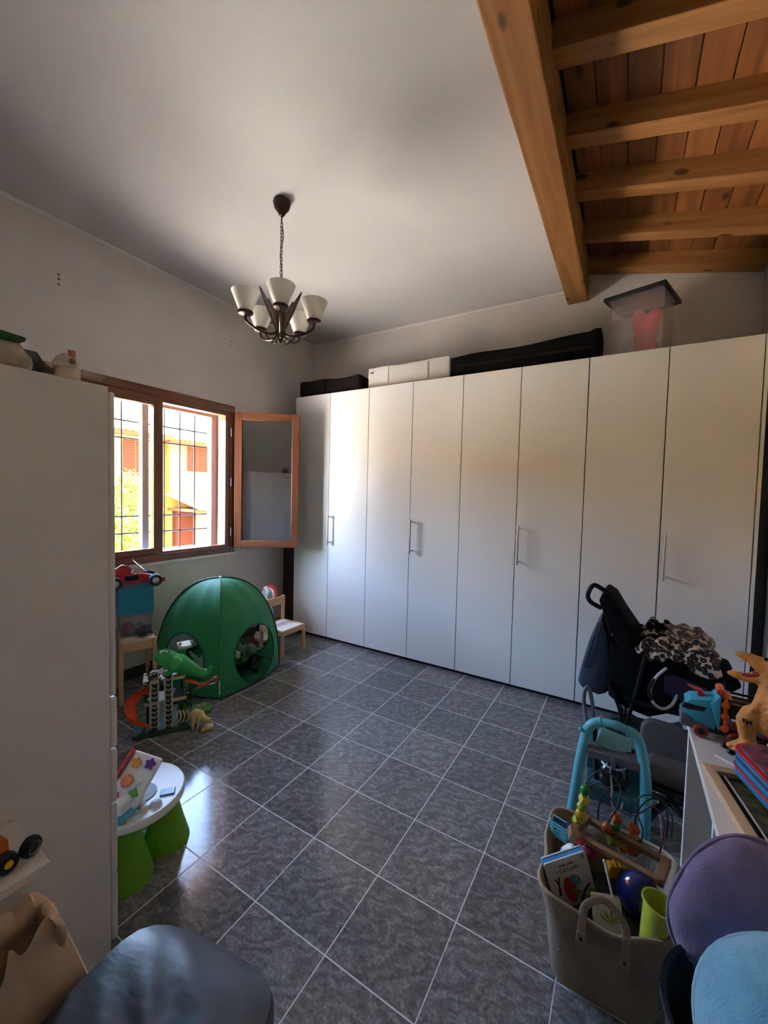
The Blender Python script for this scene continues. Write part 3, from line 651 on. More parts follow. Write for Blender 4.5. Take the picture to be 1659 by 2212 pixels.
# ================================================================ low white table with toy tractor (left edge)
lt = thing('low_table', 'low white table beside the tall cabinet at the left edge', 'table', (1.85, -3.1, 0))
LZ = .632
MB().mm((-.125, -.40, LZ - .022), (.105, .219, LZ)).build('table_top', M_CABW, lt, bevel=.002)
MB().mm((-.12, -.38, 0), (.085, .195, LZ - .022)).build('side_panel', M_CABW, lt, bevel=.002)
t = thing('toy_tractor', 'orange and yellow toy tractor on the low white table', 'toy tractor', (1.868, -3.005, LZ + .0005), 1.75)
M_ORG = pm('orange_plastic', (.55, .12, .015), .35); M_YELP = pm('yellow_plastic', (.62, .36, .02), .35); M_TYRE = MATS['tyre_rubber']
carbody(MB(), .125, .07, .11, [(-.5, .22), (-.5, .95), (-.05, 1.0), (.0, .66), (.5, .58), (.5, .22)]).build('body', M_ORG, t, bevel=.005)
MB().tube(spline([(-.03, 0, .108), (-.01, 0, .135), (-.04, 0, .155), (-.06, 0, .15)], 5), .006, 8).tube([(-.05, -.02, .11), (-.05, -.02, .15)], .005, 8).build('roll_bar', pm('ochre_plastic', (.42, .22, .02), .4), t)
for x, r in ((-.045, .026), (.05, .022)):
    for s in (-1, 1):
        wv = MB().lathe([(.0, -.012), (r * .55, -.012), (r * .9, -.012), (r, -.006), (r, .006), (r * .9, .012), (r * .55, .012), (r * .5, .008), (.0, .008)], (x, s * .046, r), 24, rotm(s * -PI / 2, 0, 0)).build('wheel', M_TYRE, t)
        MB().cyl((x, s * .053, r), (x, s * .059, r), r * .4, n=14).build('hub', M_YELP, wv)
t = thing('spare_tyre', 'loose black toy wheel with pale yellow rim on the low table', 'toy wheel', P(57, 1862, z=LZ) + Vector((-.012, .012, .0005)))
R_ = rotm(.25, .5, 0)
wv = MB().lathe([(.014, -.011), (.020, -.012), (.023, -.006), (.023, .006), (.020, .012), (.014, .011)], (0, 0, .0235), 28, R_ @ rotm(0, PI / 2.3, .6)).build('tyre', M_TYRE, t)
MB().lathe([(.0, -.004), (.012, -.004), (.0145, -.010), (.0145, .012), (.012, .010), (.011, .004), (.0, .004)], (0, 0, .0235), 24, R_ @ rotm(0, PI / 2.3, .6)).build('rim', pm('pale_yellow_plastic', (.42, .40, .12), .5), t)

# ================================================================ paper bag and black chair (bottom left)
M_KRAFT = pm('kraft_paper', (.62, .44, .31), .85, var=.12, vs=7, bump=.25, bs=14)
pbg = thing('paper_bag', 'crumpled brown paper bag standing at the lower left', 'paper bag', (2.04, -3.02, 0), 0.0)
def bagwall(u, v):
    per = [(.064, -.19), (.064, .225), (-.062, .225), (-.062, -.19)]
    k = (u * 4) % 4; i = int(k); a = per[i % 4]; b = per[(i + 1) % 4]; tt = k - i
    x = a[0] + (b[0] - a[0]) * tt; y = a[1] + (b[1] - a[1]) * tt
    h = .605 + .015 * math.sin(y * 40)
    if x > 0: h -= max(0, min(1, (.03 - y) / .14)) * .17
    z = h * v
    if y > 0: y = y * (1 - .58 * v ** 1.6)
    x += .010 * v * math.sin(u * 31 + v * 4) + .006 * math.sin(u * 60 + v * 9) * v
    y += .008 * v * math.sin(u * 43 + v * 3)
    return Vector((x, y, z))
bw = MB().grid(bagwall, 120, 30, cu=True).build('bag_body', M_KRAFT, pbg, solid=.002)
MB().mm((-.06, -.185, 0), (.06, .22, .004)).build('bag_bottom', M_KRAFT, pbg)
def flap(u, v):
    p = bagwall(.27 + .46 * u, 1.0); return p + Vector((.030 * math.sin(v * PI) + .035 * v, .012 * math.sin(u * 8) * v, .012 * math.sin(v * PI) - .05 * v * v))
MB().grid(flap, 30, 8).build('folded_rim', M_KRAFT, pbg, solid=.002)
# chair
M_LEATH = pm('black_leather', (.045, .050, .060), .42, var=.15, vs=8, bump=.4, bs=7, stretch=(1, 2.2, 1))
bc = thing('leather_chair', 'black leather chair with worn seat at the bottom of the picture', 'chair', (2.352, -2.885, 0), .17)
def seat(u, v):
    a = 2 * PI * u; n = 3.6
    cx, sx = math.cos(a), math.sin(a); k = (abs(cx) ** n + abs(sx) ** n) ** (-1 / n)
    if v < .5: r = v * 2; z = .475 + .006 * math.sin(cx * r * 9 + sx * r * 14) * (1 - r) - .012 * r ** 4
    else: t_ = (v - .5) * 2; r = 1 + .03 * math.sin(PI * t_); z = .463 - .075 * t_
    x, y = k * cx * .212 * r, k * sx * .215 * r
    if y > .12: z -= (y - .12) ** 2 * 3.2
    return Vector((x, y, z))
MB().grid(seat, 48, 24, cu=True).build('seat', M_LEATH, bc)
MB().mm((-.18, -.19, .375), (.18, .17, .392)).build('seat_frame', M_BLKP, bc, bevel=.004)
for sx in (-1, 1):
    for sy_ in (-1, 1): MB().cyl((sx * .16, sy_ * .16 - .01, 0), (sx * .15, sy_ * .15 - .01, .38), .013, n=12).build('leg', M_BLKP, bc)
MB().grid(lambda u, v: Vector(((u - .5) * .38, -.225 - .05 * v, .46 + .27 * v)), 6, 8).build('backrest', M_LEATH, bc, solid=.03)
# ================================================================ play tent
M_TENT = pm('green_tent_fabric', (.035, .27, .10), .6, var=.08, vs=4, bump=.35, bs=9, sheen=.2)
_nt = M_TENT.node_tree; _b = _nt.nodes['Principled BSDF']; _t = nd(_nt, 'ShaderNodeBsdfTranslucent'); _t.inputs[0].default_value = (.05, .42, .14, 1)
_mx = nd(_nt, 'ShaderNodeMixShader'); _mx.inputs[0].default_value = .35; _nt.links.new(_b.outputs[0], _mx.inputs[1]); _nt.links.new(_t.outputs[0], _mx.inputs[2]); _nt.links.new(_mx.outputs[0], _nt.nodes['Material Output'].inputs[0])
M_TENTD = pm('dark_green_binding', (.006, .045, .02), .6)
TF, TR_, TL_ = Vector((.60, -1.39, 0)), Vector((.515, -.715, 0)), Vector((-.085, -1.48, 0))
TB = TR_ + TL_ - TF; TC = (TR_ + TL_) / 2; TH = .80
tent = thing('play_tent', 'green dome play tent with round holes standing on the floor', 'play tent', TC)
def rod(cn, th):
    p = cn - TC; e = math.cos(th) ** .82; z = math.sin(th) ** .92
    return Vector((p.x * e, p.y * e, TH * z + .004))
def panel(ca_, cb_, hole):
    hu, hv, ru, rv = hole
    def fn(u, v):
        th = v * PI / 2; a = rod(ca_, th); b = rod(cb_, th); q = a.lerp(b, u)
        n = (ca_ + cb_) / 2 - TC; n.normalize(); bul = (4 * u * (1 - u)) ** .8 * (.07 * max(0, math.cos(v * PI / 2)) ** 2 + .012 * math.sin(PI * min(1, v)))
        w_ = .004 * math.sin(u * 17 + v * 5) * math.sin(v * PI)
        return q + n * (bul + w_)
    m = MB(); nu, nv = 44, 44
    W = nu + 1; vs_ = []; uv = []
    for j in range(nv + 1):
        for i in range(nu + 1): uv.append([i / nu, j / nv * .985])
    def inside(u, v): return ((u - hu) / ru) ** 2 + ((v - hv) / rv) ** 2 < 1
    fs = []; dead = set(); live = set()
    for j in range(nv):
        for i in range(nu):
            id_ = (j * W + i, j * W + i + 1, (j + 1) * W + i + 1, (j + 1) * W + i)
            if inside((i + .5) / nu, (j + .5) / nv * .985): dead.update(id_)
            else: fs.append(id_); live.update(id_)
    for k in dead & live:
        u, v = uv[k]; du, dv = (u - hu) / ru, (v - hv) / rv; l = math.hypot(du, dv) or 1
        uv[k] = [hu + du / l * ru, hv + dv / l * rv]
    m.add([fn(u, v) for u, v in uv], fs)
    p = m.build('tent_panel', M_TENT, tent)
    ring = [fn(hu + ru * math.cos(a), hv + rv * math.sin(a)) for a in [2 * PI * k / 48 for k in range(48)]]
    MB().tube(ring, .005, 6, True).build('hole_binding', M_TENTD, p)
    return p
H1 = (.50, .205, .30, .185)
panel(TF, TR_, (.50, .185, .335, .178)); p_ = panel(TL_, TF, (.54, .18, .30, .172)); panel(TR_, TB, H1); panel(TB, TL_, H1)
p_.children[0].data.materials[0] = pm('blue_binding', (.01, .05, .16), .6)
for cn in (TF, TR_, TB, TL_):
    MB().tube([rod(cn, PI / 2 * k / 20 * .995) for k in range(21)], .011 if cn is not TF else .006, 8).build('tent_pole_sleeve', M_TENTD if cn is not TF else M_TENT, tent)
MB().tube([rod(TF, PI / 2 * k / 20 * .2 + .03) + (TF - TC).normalized() * .006 for k in range(8)], .005, 6).build('pole_end', pm('white_plastic', (.75, .75, .73), .4), tent)
edge_ = []
for a, b in ((TF, TR_), (TR_, TB), (TB, TL_), (TL_, TF)):
    n = ((a + b) / 2 - TC).normalized(); pts = [(a - TC).lerp(b - TC, k / 16) + n * (4 * (k / 16) * (1 - k / 16)) ** .8 * .07 + Vector((0, 0, .008)) for k in range(17)]
    MB().tube(pts, .007, 6).build('hem', M_TENTD, tent); edge_ += pts[:-1]
MB().add([Vector((p.x, p.y, .003)) for p in edge_], [tuple(range(len(edge_)))]).build('tent_floor', M_TENT, tent)
MB().lathe([(.012, TH - .012), (.018, TH), (.012, TH + .014), (.0, TH + .016)], n=12).build('apex_cap', MATS['white_plastic'], tent)
# plush dogs inside
def spotted(name, base, spot, sc_=18, thr=.32):
    m = bpy.data.materials.new(name); m.use_nodes = True; nt = m.node_tree; L = nt.links; b = nt.nodes['Principled BSDF']
    tc = nd(nt, 'ShaderNodeTexCoord'); v = nd(nt, 'ShaderNodeTexVoronoi'); v.inputs['Scale'].default_value = sc_; L.new(tc.outputs['Object'], v.inputs['Vector'])
    r = nd(nt, 'ShaderNodeValToRGB'); r.color_ramp.interpolation = 'CONSTANT'; r.color_ramp.elements[0].color = (*spot, 1); r.color_ramp.elements[1].position = thr; r.color_ramp.elements[1].color = (*base, 1)
    L.new(v.outputs['Distance'], r.inputs[0]); L.new(r.outputs[0], b.inputs['Base Color']); b.inputs['Roughness'].default_value = .95; b.inputs['Sheen Weight'].default_value = .3
    return m
def plush_dog(label, loc, rz, s, mat, earmat):
    t = thing('plush_dog', label, 'plush dog', loc, rz, 'plush dogs in the tent'); S = lambda p: Vector(p) * s
    m = MB().chain([(S((-.10, 0, .085)), .065 * s), (S((.07, 0, .10)), .06 * s)]).chain([(S((.07, 0, .12)), .045 * s), (S((.13, 0, .175)), .06 * s)]).chain([(S((.14, 0, .165)), .045 * s), (S((.20, 0, .15)), .032 * s)])
    for sy_ in (-1, 1):
        m.chain([(S((.07, sy_ * .045, .08)), .03 * s), (S((.14, sy_ * .055, .03)), .03 * s)]); m.chain([(S((-.10, sy_ * .05, .07)), .036 * s), (S((-.05, sy_ * .075, .03)), .03 * s)])
    m.chain([(S((-.15, 0, .11)), .02 * s), (S((-.20, 0, .17)), .015 * s)])
    m.build('body', mat, t, remesh=.008 * s)
    for sy_ in (-1, 1): MB().ell(S((.115, sy_ * .062, .165)), (.022 * s, .011 * s, .05 * s), rotm(sy_ * .25, 0, 0), 12, 8).build('ear', earmat, t)
    MB().ell(S((.235, 0, .155)), .012 * s, None, 10, 6).build('nose', MATS['gloss_black_plastic'], t)
    return t
M_DAL = spotted('dalmatian_plush', (.55, .55, .52), (.01, .01, .01)); M_BLKPL = pm('black_plush', (.008, .008, .009), .95, sheen=.1); M_GRYPL = pm('grey_plush', (.26, .28, .26), .95, bump=.4, bs=150, sheen=.3)
plush_dog('spotted black and white plush dog inside the green tent', (.20, -1.15, .012), .55, 1.0, M_DAL, M_BLKPL)
plush_dog('grey plush dog lying inside the green tent', (.23, -.84, .012), -.3, .78, M_GRYPL, M_GRYPL)
plush_dog('black plush dog lying inside the tent opening', (.44, -1.04, .012), 1.2, .68, M_BLKPL, M_BLKPL)
# ================================================================ children's chair
M_PINE = wood('light_pine', (.47, .27, .12), (.60, .38, .19), 2, .5, 2.0); M_PINEX = wood('light_pine_x', (.47, .27, .12), (.60, .38, .19), 0, .5, 2.0); M_PINEY = wood('light_pine_y', (.47, .27, .12), (.60, .38, .19), 1, .5, 2.0)
kc = thing('child_chair', 'small pine child chair with white seat beside the tent', 'chair', (.315, -.47, 0), 0.0)
SZ = .255
for sx, sy_ in ((1, -1), (1, 1)): MB().mm((sx * .14 - .016, sy_ * .14 - .014, 0), (sx * .14 + .010, sy_ * .14 + .014, SZ - .002)).build('leg', M_PINE, kc, bevel=.002)
for sy_ in (-1, 1): MB().mm((-.14 - .012, sy_ * .14 - .014, 0), (-.14 + .014, sy_ * .14 + .014, .495)).build('leg', M_PINE, kc, bevel=.002)
for sy_ in (-1, 1): MB().mm((-.126, sy_ * .14 - .010, SZ - .048), (.124, sy_ * .14 + .010, SZ)).build('apron', M_PINEX, kc, bevel=.0015)
MB().mm((.128, -.126, SZ - .048), (.148, .126, SZ)).build('apron', M_PINEY, kc, bevel=.0015); MB().mm((-.150, -.126, SZ - .048), (-.130, .126, SZ)).build('apron', M_PINEY, kc, bevel=.0015)
MB().mm((-.128, -.130, SZ - .012), (.128, .130, SZ - .004)).build('seat', pm('white_seat_board', (.78, .78, .76), .35), kc)
MB().mm((-.148, -.126, .415), (-.132, .126, .488)).build('backrest', M_PINEY, kc, bevel=.002)
# baby walker toy behind the chair
bw_ = thing('baby_walker', 'white baby walker toy with red and blue lion face behind the child chair', 'baby walker', (.0, -.375, 0), -.5)
M_RED = pm('red_plastic', (.50, .03, .03), .35); M_WHP = MATS['white_plastic']; M_CYAN = pm('cyan_plastic', (.08, .40, .50), .4)
MB().lathe([(.0, .03), (.11, .03), (.13, .06), (.11, .10), (.06, .12), (.0, .12)], n=28).build('base', M_WHP, bw_)
MB().box((.07, -.09, .17), (.06, .03, .07), rotm(-.2, 0, .6)).build('panel', MATS['black_plastic'], bw_, bevel=.005)
MB().lathe([(.05, .10), (.075, .16), (.07, .24), (.045, .37), (.0, .38)], n=24).build('body', M_WHP, bw_)
MB().lathe([(.0, -.02), (.085, -.02), (.096, 0), (.085, .02), (.0, .02)], (.0, .0, .46), 28, rotm(PI / 2 - .3, 0, .5)).build('face', M_WHP, bw_)
MB().lathe([(.0, -.012), (.102, -.012), (.112, 0), (.102, .012), (.0, .012)], (-.01, .016, .468), 28, rotm(PI / 2 - .3, 0, .5)).build('mane', M_RED, bw_)
m = MB()
for k in range(9): a = PI * k / 8 + .0; m.ell((.07 * math.cos(a), -.012, .485 + .062 * math.sin(a)), .023, None, 10, 6)
m.build('curls', M_WHP, bw_)
MB().ell((.085, -.01, .50), (.030, .014, .040), rotm(0, .5, 0), 14, 8).build('ear', M_CYAN, bw_)
MB().tube([(.085 + .03 * math.cos(a), .0, .455 + .03 * math.sin(a)) for a in [2 * PI * k / 18 for k in range(18)]], .009, 8, True).build('ring', pm('sand_yellow', (.55, .40, .12), .4), bw_)
MB().ell((.045, -.04, .45), (.008, .006, .010), None, 8, 6).ell((.0, -.04, .45), (.008, .006, .010), None, 8, 6).build('eye', MATS['gloss_black_plastic'], bw_)
for a in (.6, 2.6, 4.7): MB().cyl((.11 * math.cos(a), .11 * math.sin(a), .03), (.135 * math.cos(a), .135 * math.sin(a), .03), .03, n=16).build('wheel', M_RED, bw_)
MB().ell((.06, -.06, .30), (.025, .02, .02), None, 12, 8).build('knob', M_CYAN, bw_)
# ================================================================ wooden stool with storage box and toy racing car
e1 = Vector((.36, .93, 0)).normalized(); rzS = math.atan2(e1.y, e1.x)
st = thing('wooden_stool', 'small pine stool under the blue-lidded storage box', 'stool', (.155, -1.7315, 0), rzS)
ZS_ = .45; LX, LY = .117, .36
MB().mm((-LX + .01, .004, ZS_ - .018), (LX - .01, LY - .004, ZS_)).build('seat', pm('pale_birch_top', (.60, .50, .40), .45, var=.06, vs=9), st, bevel=.002)
for x in (-1, 1):
    for y in (0, 1): MB().mm((x * (LX - .013) - .014, y * (LY - .026) - .0, 0), (x * (LX - .013) + .014, y * (LY - .026) + .026, ZS_ - .004 if False else ZS_ + .001)).build('leg', M_PINE, st, bevel=.002)
for y in (.004, LY - .022): MB().mm((-LX + .028, y, ZS_ - .075), (LX - .028, y + .018, ZS_ - .018)).build('apron', M_PINEX, st, bevel=.0015)
for x in (-1, 1): MB().mm((x * (LX - .012) - .009, .03, ZS_ - .075), (x * (LX - .012) + .009, LY - .03, ZS_ - .018)).build('apron', M_PINEY, st, bevel=.0015)
def loc2(x, y, z): return Vector(st.location) + Matrix.Rotation(rzS, 3, 'Z') @ Vector((x, y, z))
sb = thing('storage_box', 'clear plastic storage box with a deep blue lid on the pine stool', 'box', loc2(0, .225, ZS_ + .0015), rzS)
M_CLR2 = thin_glass('clear_box_plastic', (.86, .88, .92), .03, .18, (.5, .5, .58)); M_BLUL = pm('translucent_blue', (.02, .28, .42), .3, trans=.25)
def shell(mb, hx_, hy_, z0, z1, fl=1.0):
    for (a, b, c_, d) in ((-1, -1, 1, -1), (1, -1, 1, 1), (1, 1, -1, 1), (-1, 1, -1, -1)):
        mb.add([(a * hx_, b * hy_, z0), (c_ * hx_, d * hy_, z0), (c_ * hx_ * fl, d * hy_ * fl, z1), (a * hx_ * fl, b * hy_ * fl, z1)], [(0, 1, 2, 3)])
    return mb
b_ = shell(MB(), .098, .125, .0, .20, 1.06).mm((-.098, -.125, 0), (.098, .125, .003)).build('box_body', M_CLR2, sb, smooth=False)
lid = shell(MB(), .112, .138, .165, .36, .96).add([(-.1075, -.1325, .36), (.1075, -.1325, .36), (.1075, .1325, .36), (-.1075, .1325, .36)], [(0, 1, 2, 3)]).build('lid', M_BLUL, sb, smooth=False, solid=.003)
for z in (.20, .235, .27): MB().mm((-.112, -.139, z), (.112, -.135, z + .008)).build('rib', M_BLUL, lid)
MB().mm((.105, -.03, .15), (.122, .03, .20)).build('latch', pm('grey_latch', (.18, .21, .24), .4), sb, bevel=.004)
rg = random.Random(11)
for i, (cn, cc, rr) in enumerate((('plum', (.30, .03, .09), .05), ('dark', (.03, .03, .05), .045), ('maroon', (.22, .02, .05), .05), ('navy', (.02, .03, .08), .04))):
    o = MB().ell((0, 0, rr * .6), (rr, rr * .8, rr * .6), rotm(0, 0, i), 14, 8).chain([((0, 0, rr * .7), rr * .3), ((rr * .9, .01, rr * .9), rr * .18)]).build('toy_animal', pm(cn + '_toy', cc, .5), remesh=.008)
    o.location = loc2((-.04, .04)[i % 2], .19 + .07 * (i // 2), ZS_ + .0055 + (.0 if i < 2 else 0.0)); tag(o, ['plum coloured toy in the front left of the blue-lidded box', 'dark grey toy in the front right of the blue-lidded box', 'maroon toy at the back left of the blue-lidded box', 'navy toy at the back right of the blue-lidded box'][i], 'toy', 'toys in the blue-lidded box')
f1 = thing('toy_racing_car', 'red toy racing car with black wheels on the blue box lid', 'toy car', loc2(-.005, .17, ZS_ + .0015 + .362), rzS + .06)
M_F1 = pm('red_gloss', (.42, .012, .018), .22, coat=.5); M_RIM = pm('silver_rim', (.6, .6, .6), .3, .8)
def loft(mb, secs):   # (x, halfwidth, z0, z1)
    rs = [[Vector((x, -w_, z0)), Vector((x, w_, z0)), Vector((x, w_ * .8, z1)), Vector((x, -w_ * .8, z1))] for x, w_, z0, z1 in secs]
    return mb.rings(rs)
loft(MB(), [(-.20, .035, .035, .085), (-.10, .055, .025, .10), (0, .060, .022, .095), (.06, .048, .025, .09), (.11, .034, .03, .075), (.165, .022, .03, .055)]).build('body', M_F1, f1, bevel=.006)
loft(MB(), [(-.16, .012, .08, .11), (-.08, .022, .09, .165), (-.04, .02, .09, .150), (.0, .014, .085, .11)]).build('engine_cover', M_F1, f1, bevel=.004)
MB().mm((-.22, -.085, .115), (-.175, .085, .121)).mm((-.22, -.087, .055), (-.165, -.083, .135)).mm((-.22, .083, .055), (-.165, .087, .135)).mm((-.205, -.01, .05), (-.19, .01, .118)).build('rear_wing', M_F1, f1)
MB().mm((.155, -.075, .03), (.19, .075, .036)).mm((.155, -.077, .022), (.19, -.073, .055)).mm((.155, .073, .022), (.19, .077, .055)).build('front_wing', M_F1, f1)
MB().grid(lambda u, v: Vector((-.01 + .085 * v, (u - .5) * .06 * (1 - .4 * v), .185 - .095 * v + .012 * math.sin(PI * u))), 8, 6).build('windscreen', thin_glass('red_screen', (.8, .25, .25), .05, .3, (.5, .05, .06)), f1, solid=.002)
MB().ell((-.02, 0, .105), (.02, .018, .022), None, 14, 8).build('helmet', M_WHP, f1)
MB().mm((-.07, -.066, .05), (.02, -.058, .085)).mm((-.07, .058, .05), (.02, .066, .085)).build('side_pod', MATS['gloss_black_plastic'], f1, bevel=.004)
for x in (-.135, .118):
    for s in (-1, 1):
        wv = MB().lathe([(.026, -.028), (.041, -.028), (.045, -.020), (.045, .020), (.041, .028), (.026, .028), (.022, .018), (.022, -.018)], (x, s * .098, .0455), 28, rotm(-s * PI / 2, 0, 0), cap=False).build('wheel', M_TYRE, f1)
        MB().lathe([(.0, .012), (.01, .020), (.02, .016), (.027, .026), (.027, .0), (.0, .0)], (x, s * .098, .0455), 20, rotm(-s * PI / 2, 0, 0)).build('rim', M_RIM, wv)
    MB().cyl((x, -.09, .0455), (x, .09, .0455), .005, n=8).build('axle', MATS['gloss_black_plastic'], f1)
# sunglasses-like black cord on the stool
gl = thing('toy_glasses', 'black toy glasses folded on the pine stool edge', 'glasses', loc2(.055, .035, ZS_ + .0015), rzS + .3)
for x in (-.024, .024): MB().tube([(x + .02 * math.cos(a), .004, .019 + .016 * math.sin(a)) for a in [2 * PI * k / 18 for k in range(18)]], .003, 6, True).build('rim', MATS['gloss_black_plastic'], gl)
MB().tube([(-.044, .004, .02), (-.046, .045, .004), (.02, .048, .003)], .0028, 6).tube([(.044, .004, .02), (.046, .040, .012), (-.02, .043, .011)], .0028, 6).build('temple', MATS['gloss_black_plastic'], gl)

# ================================================================ dinosaur toy garage
G = Frame(P(362, 1586, z=0))
ga = thing('toy_garage', 'dinosaur toy garage with green dinosaur and orange ramps before the tent', 'toy garage', G.o, G.rz)
M_DKG = pm('dark_green_toy', (.025, .055, .012), .45); M_CRM = pm('cream_plastic', (.52, .44, .31), .45); M_ORR = pm('orange_red_plastic', (.62, .07, .015), .3, trans=.1); M_DINO = pm('bright_green_plastic', (.03, .36, .06), .28, coat=.3); M_MGR = pm('mid_green_plastic', (.05, .20, .04), .4)
def gl_(u, v, dy): return G(u, v, dy)
bx0, bx1 = G(284, 1583).x, G(436, 1572).x
poly = [(bx0, .03), (bx0 + .03, .0), (bx1 - .05, .0), (bx1, .05), (bx1, .14), (bx1 - .06, .22), (bx0 + .06, .24), (bx0, .16)]
MB().prism(poly, 0, .018).build('base', M_DKG, ga, bevel=.004)
x = G(430, 1520, .2).x; MB().prism([(x - .05, .16), (x + .07, .15), (x + .09, .22), (x + .05, .29), (x - .05, .28)], 0, .022).build('base_wing', M_MGR, ga, bevel=.005)
MB().mm((x - .02, .20, .022), (x + .05, .206, .05)).build('name_plate', M_CRM, ga, bevel=.003)
ZG = .018
def pillar(u0, u1, v0, v1, dy):
    a, b = G(u0, v1, dy), G(u1, v1, dy); t_ = G(u0, v0, dy)
    x0_, x1_ = a.x, b.x; zt_2 = t_.z; wd = x1_ - x0_
    p = MB().mm((x0_ - .006, dy, ZG), (x0_ + .002, dy + .05, zt_2)).mm((x1_ - .002, dy, ZG), (x1_ + .006, dy + .05, zt_2)).mm((x0_, dy + .03, ZG), (x1_, dy + .05, zt_2)).build('pillar', M_CRM, ga, bevel=.0015)
    n = int((zt_2 - ZG) / .032); m = MB()
    for i in range(n):
        z = ZG + .012 + i * (zt_2 - ZG - .02) / n; xm_ = (x0_ + x1_) / 2
        for s in (-1, 1): m.add([(xm_, dy + .029, z), (xm_ + s * wd * .42, dy + .029, z + .012), (xm_ + s * wd * .42, dy + .029, z + .026), (xm_, dy + .029, z + .014), (xm_, dy + .024, z), (xm_ + s * wd * .42, dy + .024, z + .012), (xm_ + s * wd * .42, dy + .024, z + .026), (xm_, dy + .024, z + .014)], [(4, 5, 6, 7), (0, 1, 5, 4), (1, 2, 6, 5), (2, 3, 7, 6)])
    m.build('chevrons', pm('brown_black', (.025, .012, .008), .5), p)
pillar(326, 341, 1456, 1560, .045); pillar(357, 371, 1458, 1562, .03)
def deck(u0, u1, v, d0, d1, th=.022):
    z = G(u0, v, d0).z; MB().prism([(G(u0, v, d0).x, d0), (G(u1, v, d0).x, d0), (G(u1, v, d0).x + .02, (d0 + d1) / 2), (G(u1, v, d0).x, d1), (G(u0, v, d0).x, d1)], z - th, z).build('deck', M_CRM, ga, bevel=.003)
deck(308, 398, 1474, .06, .20); deck(311, 402, 1521, .06, .20)
pz_ = G(340, 1521, .1).z
for xx in (G(318, 1500, .1).x, G(392, 1500, .1).x):
    MB().mm((xx - .008, .15, ZG), (xx + .008, .17, G(318, 1474, .1).z)).build('post', M_DKG, ga)
MB().box(G(385, 1503, .11), (.075, .09, .075)).build('lift_box', pm('slate_plastic', (.05, .06, .08), .4), ga, bevel=.008)
# ribs of the skeleton gate
for i in range(4):
    u = 380 + i * 8; pts = [G(u - 2, 1534, .03 + .01 * i), G(u + 3, 1545, .015 + .01 * i), G(u, 1556, .02 + .01 * i), G(u - 6 if i < 3 else u - 14, 1561, .04)]
    MB().tube(spline(pts, 5), [.007 - .003 * k / 15 for k in range(16)], 7).build('rib', M_CRM, ga)
# ramps
def ramp(pts, wd, name):
    pts = spline(pts, 6); m = MB(); L1 = []; L2 = []; n = len(pts)
    for i, p in enumerate(pts):
        t_ = (pts[min(n - 1, i + 1)] - pts[max(0, i - 1)]); s_ = Vector((t_.y, -t_.x, 0)); s_ = s_.normalized() if s_.length > 1e-4 else Vector((0, -1, 0)); L1.append(p + s_ * wd); L2.append(p - s_ * wd)
    rows = []
    for a, b in zip(L1, L2): rows.append([a + Vector((0, 0, .022)), a, b, b + Vector((0, 0, .022))])
    vs_ = [q for r in rows for q in r]; fs = []
    for i in range(n - 1):
        for k in range(3): fs.append((i * 4 + k, i * 4 + k + 1, (i + 1) * 4 + k + 1, (i + 1) * 4 + k))
    return m.add(vs_, fs).build(name, M_ORR, ga, solid=.004)
ramp([G(330, 1490, .12), G(305, 1502, .10), G(283, 1522, .06), G(282, 1545, .02), G(296, 1562, .0), G(318, 1570, .03)], .026, 'ramp')
MB().tube(spline([G(398, 1468, .10), G(415, 1472, .08), G(438, 1478, .06), G(458, 1468, .05), G(469, 1462, .06), G(466, 1474, .05), G(447, 1480, .05), G(425, 1487, .06)], 6), .010, 8, flat=.35).build('tail_loop', M_ORR, ga)
# dinosaur
px_ = .00292
def GP(u, v, r, dy): return (G(u, v, dy), r * px_)
m = MB().chain([GP(348, 1420, 15, .07), GP(358, 1419, 17, .08), GP(372, 1428, 20, .09), GP(388, 1433, 21, .10), GP(405, 1441, 17, .10), GP(424, 1450, 12, .09), GP(441, 1455, 9.5, .08), GP(452, 1450, 7.5, .075), GP(456, 1440, 4, .07)], 12)
m.chain([GP(378, 1432, 15, .05), GP(376, 1440, 13, .035)]).chain([GP(374, 1442, 9, .035), GP(364, 1455, 6, .03), GP(355, 1458, 5, .03)]).chain([GP(345, 1408, 5, .05), GP(342, 1405, 3, .045)]).chain([GP(361, 1407, 6, .05), GP(362, 1403, 4, .05)])
m.build('dinosaur', M_DINO, ga, remesh=.006)
for u, v in ((347, 1409), (360, 1408)): MB().ell(G(u, v, .035), .007, None, 10, 6).build('eye', M_WHP, ga)
MB().ell(G(350, 1450, .05), (.02, .02, .022), None, 12, 8).build('egg', M_WHP, ga)
# lookout tower behind
MB().lathe([(.035, ZG), (.03, .24), (.055, .30), (.05, .36), (.0, .36)], (G(396, 1440, .2).x, .2, 0), 10).build('lookout_tower', M_MGR, ga)
q = G(398, 1392, .2); MB().box((q.x, .2, q.z - .004), (.085, .07, .022), rotm(.25, 0, .2)).build('lookout_tray', M_CRM, ga, bevel=.006)
MB().cyl((q.x - .02, .2, .35), (q.x, .2, q.z), .02, n=10).build('lookout_post', M_MGR, ga)
MB().ell((q.x - .025, .18, q.z + .015), .010, None, 10, 6).build('ball', pm('orange_ball', (.6, .14, .03), .4), ga)
MB().ell((q.x + .045, .19, q.z + .015), .010, None, 10, 6).build('ball', M_CRM, ga)
